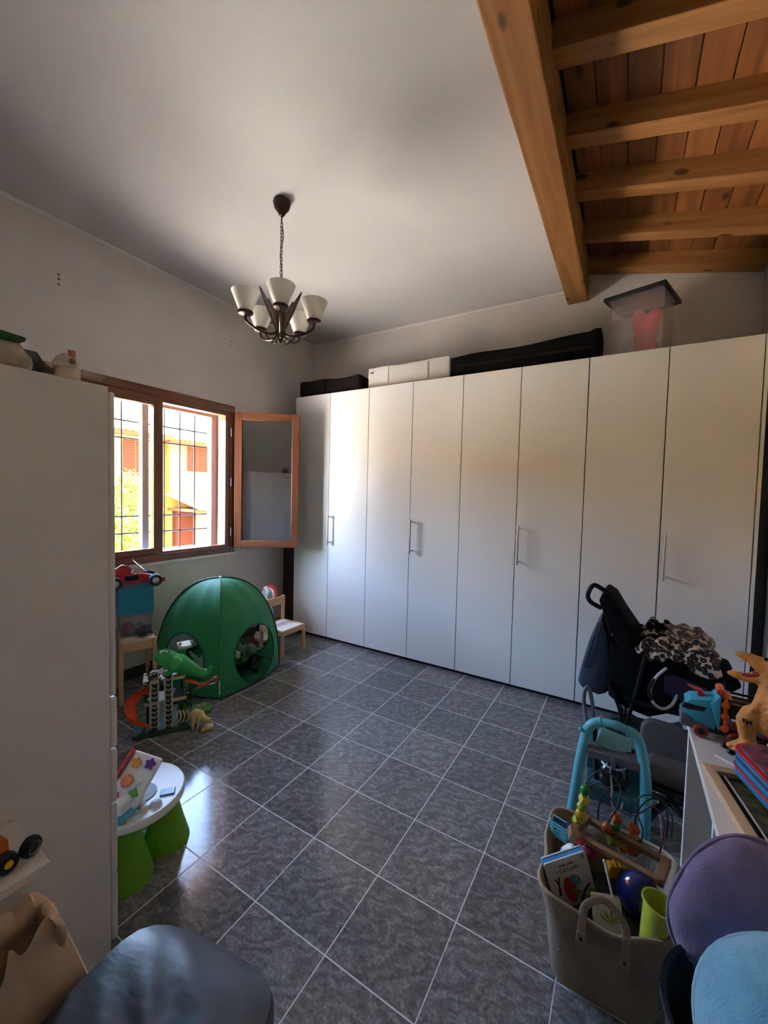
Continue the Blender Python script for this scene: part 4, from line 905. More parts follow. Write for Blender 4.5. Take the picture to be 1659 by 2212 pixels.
# vines
rg = random.Random(3)
M_VINE = pm('dark_vine', (.012, .03, .008), .6)
for k, (u, v0, v1, dy) in enumerate(((322, 1440, 1480, .04), (344, 1450, 1490, .05), (412, 1480, 1530, .05), (404, 1488, 1528, .06), (316, 1500, 1520, .05))):
    pts = [G(u + 3 * math.sin(i * 1.7 + k), v0 + (v1 - v0) * i / 7, dy) for i in range(8)]; m = MB().tube(pts, .0035, 6)
    for p in pts[1:-1]:
        for s in (-1, 1): d = Vector((s * .016, rg.uniform(-.01, .01), rg.uniform(-.006, .012))); m.add([p, p + d * .5 + Vector((0, 0, .007)), p + d, p + d * .5 - Vector((0, 0, .007))], [(0, 1, 2, 3)])
    m.build('vine', M_VINE, ga, solid=.001)
# small sand-coloured dinosaur in front
S_ = Frame(P(446, 1566, z=0) + Vector((.075, .04, 0)))
sd = thing('toy_dinosaur', 'small sand-coloured toy dinosaur on the floor beside the garage', 'toy dinosaur', S_.o, S_.rz)
def SP(u, v, r, dy): return (S_(u, v, dy), r * .0029)
M_SAND = pm('sand_plastic', (.55, .37, .13), .5, var=.12, vs=20)
m = MB().chain([SP(410, 1547, 6, .03), SP(422, 1543, 12, .03), SP(432, 1545, 11, .03), SP(440, 1552, 7, .02)], 10)
for u, dy in ((416, .0), (428, -.005), (416, .05), (430, .05)): m.chain([SP(u + 1, 1552, 4, dy), (Vector((S_(u, 1560, dy).x, dy, .012)), .011)])
m.chain([SP(440, 1552, 6, .0), SP(449, 1556, 7, -.01)]); m.build('body', M_SAND, sd, remesh=.006)
MB().prism([(S_(434, 1560, -.02).x, -.045), (S_(461, 1560, -.02).x, -.03), (S_(461, 1560, -.02).x, .02), (S_(440, 1560, -.02).x, .015)], 0, .02).build('plate', M_SAND, sd, bevel=.005)

# ================================================================ activity table
at = thing('activity_table', 'white round activity table with green legs beside the tall cabinet', 'activity table', (1.405, -2.405, 0), 0.0)
ZT_ = .275; M_LIME = pm('lime_plastic', (.14, .36, .01), .4)
MB().lathe([(.0, ZT_ - .045), (.17, ZT_ - .045), (.190, ZT_ - .032), (.193, ZT_ - .012), (.186, ZT_), (.175, ZT_ - .004), (.0, ZT_ - .004)], n=56).build('table_top', M_WHP, at)
for a, r in ((-.72, .105), (1.25, .12), (3.2, .11)):
    cx2, cy2 = r * math.cos(a), r * math.sin(a)
    l = MB().lathe([(.0, 0), (.094, 0), (.092, .012), (.070, .09), (.050, .17), (.040, ZT_ - .045), (.0, ZT_ - .045)], (cx2, cy2, 0), 28).build('leg', M_LIME, at)
# tilted panel
A_, B_ = P(262, 1735, z=.33) - Vector(at.location), P(322, 1632, z=.43) - Vector(at.location)
U_ = (B_ - A_).normalized(); n_ = (CPOS - P(295, 1680, z=.38)).normalized() + Vector((0, 0, .6)); n_ = (n_ - U_ * n_.dot(U_)).normalized(); W_ = n_.cross(U_)
R2 = Matrix((U_, W_, n_)).transposed(); PC_ = (A_ + B_) / 2; PL_ = (B_ - A_).length
tp = MB().box(PC_, (PL_ * 1.05, .12, .022), R2).build('tilted_panel', M_WHP, at, bevel=.01, seg=3)
MB().cyl((PC_.x, PC_.y, ZT_ - .005), PC_, .035, n=16).build('panel_support', M_WHP, at, bevel=.008)
def flower(c_, r, mat, n=5):
    c_ = PC_ + R2 @ Vector(c_)
    pts = []
    for k in range(n * 8): a = 2 * PI * k / (n * 8); rr = r * (.82 + .18 * math.cos(n * a)); pts.append((rr * math.cos(a), rr * math.sin(a)))
    MB().prism(pts, 0, .014, lambda x, y, z: c_ + R2 @ Vector((x, y, z))).build('spinner', mat, tp, bevel=.002)
flower((-.02, .02, .011), .024, pm('orange_toy', (.70, .22, .08), .4), 12); flower((.045, .025, .011), .020, pm('amber_toy', (.70, .32, .02), .4)); flower((.055, -.025, .011), .021, pm('purple_toy', (.13, .03, .30), .4)); flower((-.05, -.025, .011), .019, pm('green_toy', (.10, .35, .06), .4), 4); flower((-.075, .03, .011), .017, pm('magenta_toy', (.5, .03, .15), .4), 4)
MB().box(PC_ + R2 @ Vector((.03, .062, .02)), (.11, .012, .05), R2).build('red_flap', M_RED, at, bevel=.004)
MB().box((A_.x - .005, A_.y - .0, ZT_ + .015), (.08, .08, .038), rotm(0, 0, .3)).build('speaker_block', M_CYAN, at, bevel=.01, seg=3)
MB().box((A_.x - .005, A_.y, ZT_ + .058), (.084, .084, .05), rotm(0, 0, .3)).build('speaker_cap', M_WHP, at, bevel=.012, seg=3)
def puddle(c_, rx, ry, mat, z, th, seed, name):
    rg = random.Random(seed); ph = rg.uniform(0, 6)
    pts = [(c_[0] + rx * (1 + .14 * math.sin(3 * a + ph) + .08 * math.sin(5 * a)) * math.cos(a), c_[1] + ry * (1 + .14 * math.sin(3 * a + ph) + .08 * math.sin(5 * a)) * math.sin(a)) for a in [2 * PI * k / 40 for k in range(40)]]
    MB().prism(pts, z, z + th).build(name, mat, at)
puddle((.075, -.115), .060, .036, pm('yellow_print', (.70, .48, .03), .4), ZT_ - .004, .002, 1, 'yellow_cloud'); puddle((.055, -.125), .028, .020, pm('rust_print', (.50, .09, .02), .4), ZT_ - .002, .003, 2, 'orange_puddle')
MB().box((.115, .075, ZT_ - .001), (.055, .04, .006), rotm(0, 0, .9)).build('blue_screen', pm('blue_print', (.02, .14, .30), .3), at, bevel=.002)
for x, y, r in ((.125, -.03, .02), (.14, .01, .024), (.115, -.055, .014)): MB().ell((x, y, ZT_ - .002), (r, r, r * .7), None, 14, 8).build('bead_bubble', pm('pearl_plastic', (.6, .57, .56), .2), at)
MB().lathe([(.0, 0), (.06, 0), (.06, .004), (.0, .004)], (.03, .01, ZT_ - .004), 24).build('grey_disc', pm('grey_disc', (.15, .14, .15), .5), at)
# ================================================================ desk on the right
M_DESK = pm('white_desk_laminate', (.70, .68, .66), .4)
DX0, DX1, DYN, DYF, DZT = 3.34, 3.87, -2.055, -1.425, .72
dk = thing('desk', 'small white desk against the right wall', 'desk', ((DX0 + DX1) / 2, (DYN + DYF) / 2, 0)); c = Vector(dk.location)
def dp(n, m, mt=M_DESK, bevel=.002):
    o = m.build(n, mt, dk, bevel=bevel); o.data.transform(Matrix.Translation(-c)); return o
dp('desk_top', MB().mm((DX0, DYN, DZT - .022), (DX1, DYF, DZT)))
dp('end_panel', MB().mm((DX0 + .004, DYF - .028, 0), (DX1 - .01, DYF - .006, DZT - .022)))
dp('end_panel', MB().mm((DX0 + .10, DYN + .02, 0), (DX1 - .01, DYN + .04, DZT - .022)))
dp('back_panel', MB().mm((DX1 - .03, DYN + .04, .35), (DX1 - .014, DYF - .028, DZT - .022)))
dp('divider', MB().mm((DX0 + .06, -1.62, 0), (DX1 - .03, -1.60, DZT - .022)))
# toy truck
M_TBLU = pm('sky_blue_plastic', (.03, .34, .52), .35); M_TGRY = pm('slate_grey_plastic', (.10, .13, .18), .5)
tk = thing('toy_truck', 'light blue and orange toy transporter truck on the desk', 'toy truck', (3.315, -1.478, DZT + .0005), -.06)
# local x runs from the cab (left) to the trailer
n_ = MB()
prof = [(.012, .062), (.0, .085), (.006, .105), (.022, .122), (.075, .135), (.095, .140), (.095, .035), (.045, .035), (.03, .045)]
MB().prism(prof, -.042, .042, lambda x, y, z: (x, z, y)).build('cab', M_TBLU, tk, bevel=.006)
MB().prism([(.078, .125), (.10, .155), (.105, .155), (.105, .04), (.10, .04)], -.046, .046, lambda x, y, z: (x, z, y)).build('cab_back', M_TBLU, tk, bevel=.003)
MB().prism([(-.001, .088), (.006, .106), (.02, .106), (.068, .106), (.06, .09), (.02, .086)], -.0435, .0435, lambda x, y, z: (x, z, y)).build('windscreen', MATS['gloss_black_plastic'], tk, bevel=.001)
MB().prism([(-.003, .022), (-.004, .066), (.012, .07), (.045, .045), (.045, .022)], -.044, .044, lambda x, y, z: (x, z, y)).build('bumper', M_TGRY, tk, bevel=.005)
MB().prism([(.012, .158), (.055, .150), (.066, .132), (.042, .128), (.044, .142)], -.012, .012, lambda x, y, z: (x, z, y)).build('spoiler', M_RED, tk, bevel=.003)
M_TORG = pm('bright_orange_plastic', (.66, .10, .02), .35)
fr = MB()
for y in (-.045, .037):
    fr.mm((.112, y, .04), (.122, y + .008, .15))
    for z in (.05, .09, .13): fr.cyl((.117, y + .004 - .006, z), (.117, y + .010, z), .012, n=14)
fr.cyl((.105, -.03, .165), (.105, .03, .165), .012, n=14).mm((.11, -.04, .145), (.135, .04, .152)).build('orange_frame', M_TORG, tk, bevel=.001)
MB().mm((.12, -.04, .028), (.42, .04, .042)).build('chassis', M_BLKP, tk, bevel=.002)
MB().mm((.125, -.038, .045), (.40, .038, .05)).mm((.14, -.042, .052), (.39, -.036, .075)).build('trailer_deck', pm('dark_red_plastic', (.25, .02, .03), .4), tk, bevel=.002)
MB().mm((.13, -.036, .085), (.42, .036, .135)).build('trailer_box', MATS['black_plastic'], tk, bevel=.004)
for y in (-.042, .036): MB().mm((.11, y, .145), (.42, y + .006, .152)).mm((.11, y, .132), (.42, y + .004, .138)).build('rail', MATS['black_plastic'], tk)
MB().mm((.15, -.043, .055), (.22, -.039, .08)).build('side_panel', M_TGRY, tk)
for x in (.055, .145, .30, .37):
    for s in (-1, 1):
        wv = MB().lathe([(.0, -.008), (.018, -.008), (.0215, -.004), (.0215, .005), (.018, .008), (.0, .008)], (x, s * .046, .0218), 24, rotm(-s * PI / 2, 0, 0)).build('wheel', pm('rust_red_plastic', (.32, .035, .012), .3), tk)
        MB().lathe([(.0, .008), (.012, .008), (.009, .011), (.0, .011)], (x, s * .046, .0218), 18, rotm(-s * PI / 2, 0, 0)).build('hub', M_BLKP, wv)
MB().mm((.02, -.036, .02), (.12, .036, .034)).build('underbody', M_BLKP, tk)
# orange dinosaur
D_ = Frame(Vector((3.485, -1.60, 0)))
td = thing('toy_tyrannosaur', 'orange toy tyrannosaur with open jaws standing on the desk', 'toy dinosaur', Vector((D_.o.x, D_.o.y, DZT + .0005)), D_.rz)
def DP(u, v, r, dy=0.0): q = D_(u, v, dy); return (Vector((q.x, q.y, q.z - DZT - .0005)), r * .00196)
M_REX = pm('orange_brown_rubber', (.56, .24, .055), .55, var=.18, vs=25, bump=.5, bs=90)
m = MB()
m.chain([DP(1592, 1412, 4.5), DP(1605, 1415, 7), DP(1625, 1424, 9), DP(1650, 1440, 14), DP(1672, 1448, 18)], 10)                 # upper jaw
m.chain([DP(1577, 1453, 5), DP(1592, 1458, 7), DP(1615, 1464, 8), DP(1645, 1466, 10), DP(1668, 1458, 15)], 10)                   # lower jaw
m.chain([DP(1680, 1445, 20), DP(1684, 1490, 24), DP(1678, 1535, 30), DP(1672, 1555, 30)], 10)                                    # neck and trunk
m.chain([DP(1660, 1510, 9, -.01), DP(1640, 1522, 7, -.03), DP(1622, 1540, 6, -.04), DP(1612, 1553, 4.5, -.04)], 8)                # arm
m.chain([DP(1655, 1550, 18, -.01), DP(1625, 1545, 16, -.02), DP(1608, 1555, 12, -.02), DP(1612, 1580, 12, -.02), DP(1618, 1605, 11, -.02)], 10)   # near leg
m.chain([DP(1615, 1610, 10, -.03), DP(1595, 1617, 7, -.045), DP(1584, 1622, 5, -.05)], 8).chain([DP(1610, 1606, 9, -.02), DP(1588, 1606, 6, -.015), DP(1572, 1610, 5, -.01)], 8).chain([DP(1620, 1610, 9, -.02), DP(1632, 1616, 6, -.03)], 8)
m.chain([DP(1690, 1560, 16, .05), DP(1686, 1590, 12, .05), DP(1684, 1608, 10, .05), DP(1665, 1612, 6, .05)], 8)                  # far leg
m.chain([DP(1690, 1555, 26), DP(1730, 1560, 18, .03), DP(1775, 1575, 11, .05), DP(1815, 1588, 6, .06)], 8)                        # tail
m.build('body', M_REX, td, remesh=.0055)
MB().chain([DP(1600, 1459, 4, -.004), DP(1625, 1458, 5.5, -.006), DP(1650, 1454, 7, -.006)], 8).build('tongue', pm('mouth_red', (.30, .03, .03), .4), td, remesh=.004)
tm_ = MB()
for i in range(9):
    for (ua, va, ub, vb, sg) in ((1596, 1420, 1648, 1452, 1), (1582, 1449, 1630, 1457, -1)):
        k = i / 8; q = DP(ua + (ub - ua) * k, va + (vb - va) * k, 1, -.012)[0]; tm_.lathe([(.0022, .0), (.0016, -.004 * sg), (.0, -.008 * sg)], q, 7)
tm_.build('teeth', pm('ivory', (.75, .66, .48), .4), td)
cl_ = MB()
for u, v, dy in ((1606, 1556, -.045), (1614, 1562, -.05), (1622, 1562, -.045)): q = DP(u, v, 1, dy)[0]; cl_.lathe([(.004, .006), (.003, 0), (.0, -.009)], q, 8)
for u, v, dy in ((1580, 1625, -.055), (1566, 1611, -.01), (1634, 1619, -.04)): q = DP(u, v, 1, dy)[0]; cl_.ell((q.x, q.y, max(q.z, .009)), (.012, .009, .009), None, 10, 6)
cl_.build('claws', MATS['gloss_black_plastic'], td)
MB().ell(DP(1655, 1424, 1, -.02)[0], .006, None, 10, 6).build('eye', MATS['gloss_black_plastic'], td)
# framed tray with picture and pencil case
tr_ = thing('framed_picture', 'wooden framed picture lying flat on the desk edge', 'picture frame', (3.343, -1.735, DZT + .0005), .165)
M_FRW = wood('frame_pine', (.50, .33, .20), (.62, .44, .28), 1, .5, 2.0)
FW, FL = .25, .36
MB().mm((0, -FL, 0), (.028, 0, .020)).build('frame_side', M_FRW, tr_, bevel=.002); MB().mm((FW - .028, -FL, 0), (FW, 0, .020)).build('frame_side', M_FRW, tr_, bevel=.002)
MB().mm((.028, -.028, 0), (FW - .028, 0, .020)).build('frame_side', wood('frame_pine_x', (.50, .33, .20), (.62, .44, .28), 0, .5, 2.0), tr_, bevel=.002); MB().mm((.028, -FL, 0), (FW - .028, -FL + .028, .020)).build('frame_side', MATS['frame_pine_x'], tr_, bevel=.002)
MB().mm((.026, -FL + .026, .002), (FW - .026, -.026, .006)).build('mount', MATS['black_plastic'], tr_)
MB().mm((.050, -FL + .05, .006), (FW - .05, -.045, .0072)).build('picture', pm('gold_olive_print', (.10, .085, .025), .4, var=.7, vs=45), tr_)
MB().tube([(.046, -.035, .010), (.0465, -.15, .012), (.048, -FL + .03, .010)], .003, 8).build('white_cord', M_WHP, tr_)
pc = thing('pencil_case', 'blue and red layered pencil case lying on the framed picture', 'pencil case', (3.505, -1.80, DZT + .0205), .28)
def rr_prism(hx_, hy_, r, z0, z1, n=5):
    pts = []
    for (sx, sy_, a0) in ((1, 1, 0), (-1, 1, PI / 2), (-1, -1, PI), (1, -1, 1.5 * PI)):
        for k in range(n + 1): a = a0 + PI / 2 * k / n; pts.append((sx * (hx_ - r) + r * math.cos(a), sy_ * (hy_ - r) + r * math.sin(a)))
    return MB().prism(pts, z0, z1)
M_CBL = pm('blue_case_fabric', (.01, .17, .38), .6, bump=.2, bs=200); M_CRD = pm('red_case_fabric', (.42, .015, .03), .6)
for i, (z0, z1, mt, k) in enumerate(((0, .018, M_CBL, 1.0), (.018, .028, M_CRD, 1.03), (.028, .046, M_CBL, 1.0), (.046, .053, MATS['black_plastic'], .98), (.053, .066, M_CBL, 1.0), (.066, .075, M_CRD, 1.02))):
    rr_prism(.068 * k, .115 * k, .05, z0, z1).build(('case_layer', 'zip')[i in (1, 3, 5)], mt, pc, bevel=.004)
rr_prism(.058, .103, .045, .075, .080).build('top_print', pm('comic_print', (.16, .05, .08), .5, var=.9, vs=35), pc, bevel=.002)
MB().box((.02, -.12, .045), (.03, .012, .035)).build('pull_tab', pm('grey_blue_tab', (.08, .12, .18), .5), pc, bevel=.003)
sh = MB().mm((0, 0, 0), (.20, .14, .0012)).build('paper_sheet', pm('white_paper', (.8, .79, .80), .7)); sh.location = (3.60, -1.62, DZT + .0004); sh.rotation_euler = (0, 0, -.2); tag(sh, 'white sheet of paper on the desk behind the pencil case', 'paper')
pn = MB().tube([(0, 0, .003), (.05, -.035, .0032), (.075, -.045, .003)], .003, 8).build('drinking_straw', M_WHP); pn.location = P(1545, 1634, z=DZT) + Vector((0, 0, .0003)); tag(pn, 'thin white straw on the desk before the orange tyrannosaur', 'straw')

# ================================================================ stroller
T_ = Frame(Vector((3.20, -.50, 0)))
sr = thing('stroller', 'black folding stroller parked in front of the last wardrobe', 'stroller', T_.o, T_.rz)
M_BLKT = pm('black_tube', (.006, .006, .007), .45, spec=.3); M_BLKC = pm('black_canvas', (.004, .004, .0045), .95, spec=.15, bump=.3, bs=120); M_STRB = pm('slate_blue_nylon', (.030, .045, .075), .6, bump=.3, bs=25)
def tp3(pts, r, name, mat=M_BLKT, n=10, k=6): return MB().tube(spline([T_(u, v, dy) for u, v, dy in pts], k), r, n).build(name, mat, sr)
for dy in (-.16, .16): tp3([(1300, 1314, dy), (1276, 1300, dy), (1270, 1284, dy), (1282, 1264, dy), (1302, 1273, dy), (1318, 1282, dy)], .013, 'handle')
def slab(name, px, d0, d1, mat, bevel=.012):
    pts = [T_(u, v, 0) for u, v in px]
    return MB().prism([(p.x, p.z) for p in pts], d0, d1, lambda x, y, z: (x, z, y)).build(name, mat, sr, bevel=bevel)
slab('backrest', [(1299, 1284), (1312, 1270), (1332, 1284), (1352, 1318), (1375, 1352), (1402, 1392), (1392, 1425), (1352, 1400), (1320, 1345)], -.17, .17, M_BLKC)
slab('seat_shell', [(1322, 1370), (1360, 1395), (1410, 1400), (1500, 1432), (1560, 1440), (1584, 1446), (1590, 1460), (1560, 1475), (1500, 1488), (1452, 1512), (1400, 1522), (1345, 1500), (1318, 1478)], -.17, .17, M_BLKC)
slab('seat_lining', [(1432, 1437), (1455, 1435), (1520, 1462), (1512, 1484), (1470, 1488), (1432, 1470)], -.176, -.165, pm('purple_lining', (.025, .012, .055), .8), .003)
slab('hanging_bag', [(1304, 1320), (1314, 1352), (1322, 1395), (1326, 1440), (1318, 1478), (1298, 1486), (1262, 1470), (1253, 1456), (1262, 1420), (1277, 1372), (1292, 1340)], -.13, .10, M_STRB, .022)
tp3([(1293, 1345, -.135), (1280, 1390, -.138), (1264, 1440, -.135)], .003, 'bag_piping', M_BLKT, 6)
MB().tube([T_(1303 + 5 * math.cos(a), 1492 + 5 * math.sin(a), -.02) for a in [2 * PI * k / 14 for k in range(14)]], .0025, 6, True).build('bag_ring', M_STEEL, sr)
for dy in (-.18, .18):
    tp3([(1398, 1400, dy), (1378, 1480, dy), (1352, 1566, dy)], .011, 'frame_tube'); tp3([(1312, 1470, dy), (1336, 1525, dy), (1345, 1572, dy)], .010, 'frame_tube')
    tp3([(1345, 1505, dy), (1420, 1530, dy), (1500, 1548, dy), (1560, 1560, dy)], .014, 'frame_tube'); tp3([(1560, 1470, dy), (1572, 1520, dy), (1575, 1585, dy)], .010, 'frame_tube')
for u in (1350, 1500): MB().cyl(T_(u, 1545, -.18), T_(u, 1545, -.18) + Vector((0, .36, 0)), .009, n=8).build('cross_bar', M_BLKT, sr)
# under-seat mesh basket
def ub(u, v): a, b = T_(1330, 1500, 0), T_(1470, 1560, 0); return Vector((a.x + .02 + (b.x - a.x) * u, -.15 + .30 * v, .24 - .06 * math.sin(PI * u) * (1 if True else 0) - .05 * math.sin(PI * v)))
MB().grid(ub, 10, 8).build('mesh_basket', pm('black_mesh', (.02, .02, .022), .9), sr, solid=.003)
tp3([(1440, 1443, -.19), (1418, 1462, -.20), (1404, 1490, -.20), (1412, 1518, -.20), (1432, 1531, -.19), (1452, 1522, -.18), (1462, 1500, -.17)], .0075, 'bumper_bar', pm('pale_grey_tube', (.50, .47, .46), .4))
tp3([(1413, 1466, -.205), (1402, 1490, -.206), (1408, 1512, -.205)], .0085, 'bumper_grip', M_BLKT)
for u, dy in ((1333, -.19), (1333, .19), (1560, -.19), (1560, .19)):
    x = T_(u, 1555, dy).x
    wv = MB().lathe([(.05, -.012), (.064, -.014), (.071, -.008), (.071, .008), (.064, .014), (.05, .012)], (x, dy, .0715), 30, rotm(PI / 2, 0, 0)).build('wheel', M_TYRE, sr)
    hb = MB().cyl((x, dy - .012, .0715), (x, dy + .012, .0715), .018, n=14)
    for k in range(5): a = 2 * PI * k / 5; hb.cyl((x, dy, .0715), (x + .055 * math.cos(a), dy, .0715 + .055 * math.sin(a)), .005, n=8)
    hb.build('hub', pm('grey_hub', (.2, .19, .19), .5), wv)
# leopard blanket
def leopard():
    m = bpy.data.materials.new('leopard_print'); m.use_nodes = True; nt = m.node_tree; L = nt.links; b = nt.nodes['Principled BSDF']
    tc = nd(nt, 'ShaderNodeTexCoord'); nz = nd(nt, 'ShaderNodeTexNoise'); nz.inputs['Scale'].default_value = 40; L.new(tc.outputs['Object'], nz.inputs['Vector'])
    mx = nd(nt, 'ShaderNodeVectorMath', operation='MULTIPLY_ADD'); mx.inputs[1].default_value = (.02, .02, .02); L.new(nz.outputs[1], mx.inputs[0]); L.new(tc.outputs['Object'], mx.inputs[2])
    v = nd(nt, 'ShaderNodeTexVoronoi'); v.inputs['Scale'].default_value = 37; L.new(mx.outputs[0], v.inputs['Vector'])
    r = nd(nt, 'ShaderNodeValToRGB'); r.color_ramp.interpolation = 'CONSTANT'; e = r.color_ramp.elements
    e[0].color = (.10, .035, .015, 1); e[1].position = .22; e[1].color = (.006, .004, .004, 1); q = e.new(.61); q.color = (.46, .36, .29, 1)
    L.new(v.outputs['Distance'], r.inputs[0]); L.new(r.outputs[0], b.inputs['Base Color']); b.inputs['Roughness'].default_value = .9; b.inputs['Sheen Weight'].default_value = .2
    return m
M_LEO = leopard()
bl = thing('leopard_blanket', 'leopard print blanket draped over the stroller seat', 'blanket', T_.o, T_.rz)
up_ = spline([T_(1372, 1372, .14), T_(1402, 1338, .14), T_(1440, 1344, .14), T_(1480, 1354, .14), T_(1514, 1357, .14), T_(1538, 1384, .13)], 6)
lo_ = spline([T_(1378, 1404, -.20), T_(1405, 1426, -.21), T_(1440, 1424, -.21), T_(1470, 1432, -.21), T_(1505, 1458, -.21), T_(1556, 1466, -.20)], 6)
def bk(u, v):
    i = u * (len(up_) - 1); k = min(int(i), len(up_) - 2); f_ = i - k; a = up_[k].lerp(up_[k + 1], f_); b = lo_[k].lerp(lo_[k + 1], f_)
    p = a.lerp(b, v); p.y = a.y + (b.y - a.y) * math.sin(v * PI / 2) ** .55; p.z += .035 * math.sin(PI * v) * (.6 + .4 * math.sin(u * 9)) + .012 * math.sin(u * 34 + v * 5) * (1.3 - u) + .008 * math.sin(v * 19 + u * 13); p.x += .008 * math.sin(v * 14 + u * 8)
    return p
MB().grid(bk, 60, 30).build('blanket_cloth', M_LEO, bl, solid=.006)
rf = MB()
rg = random.Random(9)
for k in range(26): u = rg.uniform(.0, .45); v = rg.uniform(-.02, .45); q = bk(max(0, u), max(0, v)); rf.ell(q + Vector((0, 0, .008)), (rg.uniform(.012, .026), .016, rg.uniform(.008, .018)), rotm(rg.uniform(0, 2), rg.uniform(0, 2), 0), 9, 6)
rf.build('black_ruffle', M_BLKC, bl, remesh=.006)['kind'] = 'stuff'

# ================================================================ teal toy cleaning trolley
C_ = Frame(Vector((3.10, -1.12, 0)))
ct_ = thing('toy_trolley', 'teal toy cleaning trolley with grey tray beside the basket', 'toy trolley', C_.o, C_.rz)
M_TEAL = pm('teal_plastic', (.10, .38, .43), .4); M_TEALD = pm('dark_teal_plastic', (.035, .12, .14), .45); M_GTR = pm('grey_tray_plastic', (.13, .13, .14), .5)
def ct3(pts, r, name, mat, n=12, k=7, flat=1.0): return MB().tube(spline([C_(u, v, dy) for u, v, dy in pts], k), r, n, flat=flat).build(name, mat, ct_)
l0 = C_(1236, 1762, -.02); r0 = C_(1394, 1770, -.02)
MB().tube(spline([Vector((l0.x - .004, -.02, .005)), C_(1243, 1700, -.02), C_(1256, 1625, -.01), C_(1268, 1580, 0), C_(1281, 1563, 0), C_(1300, 1560, 0)], 7), .0225, 14).build('upright', M_TEAL, ct_)
MB().tube(spline([Vector((r0.x, -.02, .005)), C_(1395, 1700, -.02), C_(1389, 1640, -.01), C_(1380, 1602, 0), C_(1368, 1585, 0), C_(1355, 1578, 0)], 7), .0225, 14).build('upright', M_TEAL, ct_)
ct3([(1296, 1560, 0), (1330, 1566, -.005), (1360, 1580, 0)], .019, 'top_bar', M_TEAL)
a, b = C_(1268, 1634, -.03), C_(1386, 1660, -.03); z = (a.z + b.z) / 2
MB().mm((a.x, -.03, z - .012), (b.x, .13, z + .028)).build('tray', M_GTR, ct_, bevel=.006)
for x, y in ((a.x + .045, .06), (b.x - .05, .06)): MB().lathe([(.026, z + .028), (.026, z + .031), (.02, z + .031), (.02, z + .0285)], (x, y, 0), 20).build('tray_hole', M_BLKP, ct_)
MB().box(((a.x + b.x) / 2, -.032, z - .01), (.02, .008, .05)).build('tray_clip', M_GTR, ct_, bevel=.003)
q = C_(1326, 1600, .05); MB().prism([(-.08, -.035), (.0, -.05), (.075, -.03), (.075, .03), (-.06, .045)], -.01, .01, lambda x, y, zz: q + rotm(1.0, .15, .25) @ Vector((x, y, zz))).build('dustpan', pm('pale_teal_plastic', (.20, .42, .42), .4), ct_, bevel=.005)
a2, b2 = C_(1258, 1690, 0), C_(1392, 1716, 0)
MB().mm((a2.x + .01, -.02, .13), (b2.x - .01, .16, .16)).build('lower_shelf', M_TEALD, ct_, bevel=.006)
MB().mm((a2.x + .005, .13, 0), (b2.x - .005, .15, .30)).build('back_leg_panel', M_TEALD, ct_, bevel=.006)
ct3([(1252, 1574, -.02), (1266, 1580, -.01)], .009, 'peg', M_TEAL, 10, 3)
MB().lathe([(.0, .162), (.06, .162), (.07, .19), (.06, .24), (.03, .27), (.0, .272)], ((a2.x + b2.x) / 2 + .0, .07, 0), 24).build('vacuum_body', M_BLKP, ct_)
MB().tube([((a2.x + b2.x) / 2 + .052 * math.cos(t_), .07 + .052 * math.sin(t_), .258) for t_ in [2 * PI * k / 24 for k in range(24)]], .005, 6, True).build('vacuum_ring', M_WHP, ct_)
ct3([(1287, 1700, .06), (1286, 1625, .06), (1284, 1565, .06)], .012, 'brush_handle', M_BLKP, 12, 5)
ct3([(1284, 1570, .06), (1281, 1530, .07), (1274, 1492, .075), (1266, 1486, .075), (1261, 1510, .07), (1266, 1550, .06), (1276, 1585, .05)], .0095, 'hose', pm('grey_hose', (.12, .13, .17), .35), 12)

# ================================================================ grey swivel chair
H_ = Frame(Vector((3.37, -.83, 0)))
gc = thing('swivel_chair', 'dark grey padded swivel chair between the trolley and the desk', 'chair', H_.o, H_.rz)
M_GPAD = pm('charcoal_upholstery', (.060, .056, .056), .6, bump=.2, bs=150)
def pad(name, c_, d, R, mat, bev): return MB().box(c_, d, R).build(name, mat, gc, bevel=bev, seg=5)
q = H_(1436, 1603, 0); pts = []
for (sx, sy_, a0) in ((1, 1, 0), (-1, 1, PI / 2), (-1, -1, PI), (1, -1, 1.5 * PI)):
    for k in range(6): a = a0 + PI / 2 * k / 5; pts.append((sx * .045 + .062 * math.cos(a), sy_ * .035 + .062 * math.sin(a)))
MB().prism(pts, -.026, .026, lambda x, y, z: q + rotm(-.22, 0, 0) @ Vector((x, z, y))).build('backrest', M_GPAD, gc, bevel=.02, seg=4)
q = H_(1448, 1668, -.10); pad('seat', (q.x, -.10, q.z), (.20, .20, .07), rotm(0, 0, 0), M_GPAD, .033); sq = q
pad('seat_shell', (q.x + .01, -.10, q.z - .052), (.17, .19, .03), rotm(0, 0, 0), M_BLKP, .01)
MB().tube(spline([(sq.x - .03, .0, sq.z + .12), (sq.x - .03, .05, sq.z + .02), (sq.x, .03, sq.z - .06), (sq.x, -.08, sq.z - .07)], 5), .014, 8).build('back_bracket', M_BLKT, gc)
MB().cyl((sq.x, -.08, .06), (sq.x, -.08, sq.z - .06), .02, n=14).build('column', M_BLKT, gc)
for k in range(5):
    a = 2 * PI * k / 5 + .5; e = (sq.x + .17 * math.cos(a), -.08 + .17 * math.sin(a))
    l_ = MB().bar((sq.x, -.08, .075), (e[0], e[1], .055), .03, .02).build('leg', M_BLKT, gc, bevel=.004); MB().cyl((e[0] - .012, e[1], .02), (e[0] + .012, e[1], .02), .02, n=14).cyl((e[0], e[1], .02), (e[0], e[1], .05), .006, n=8).build('castor', M_BLKP, l_)
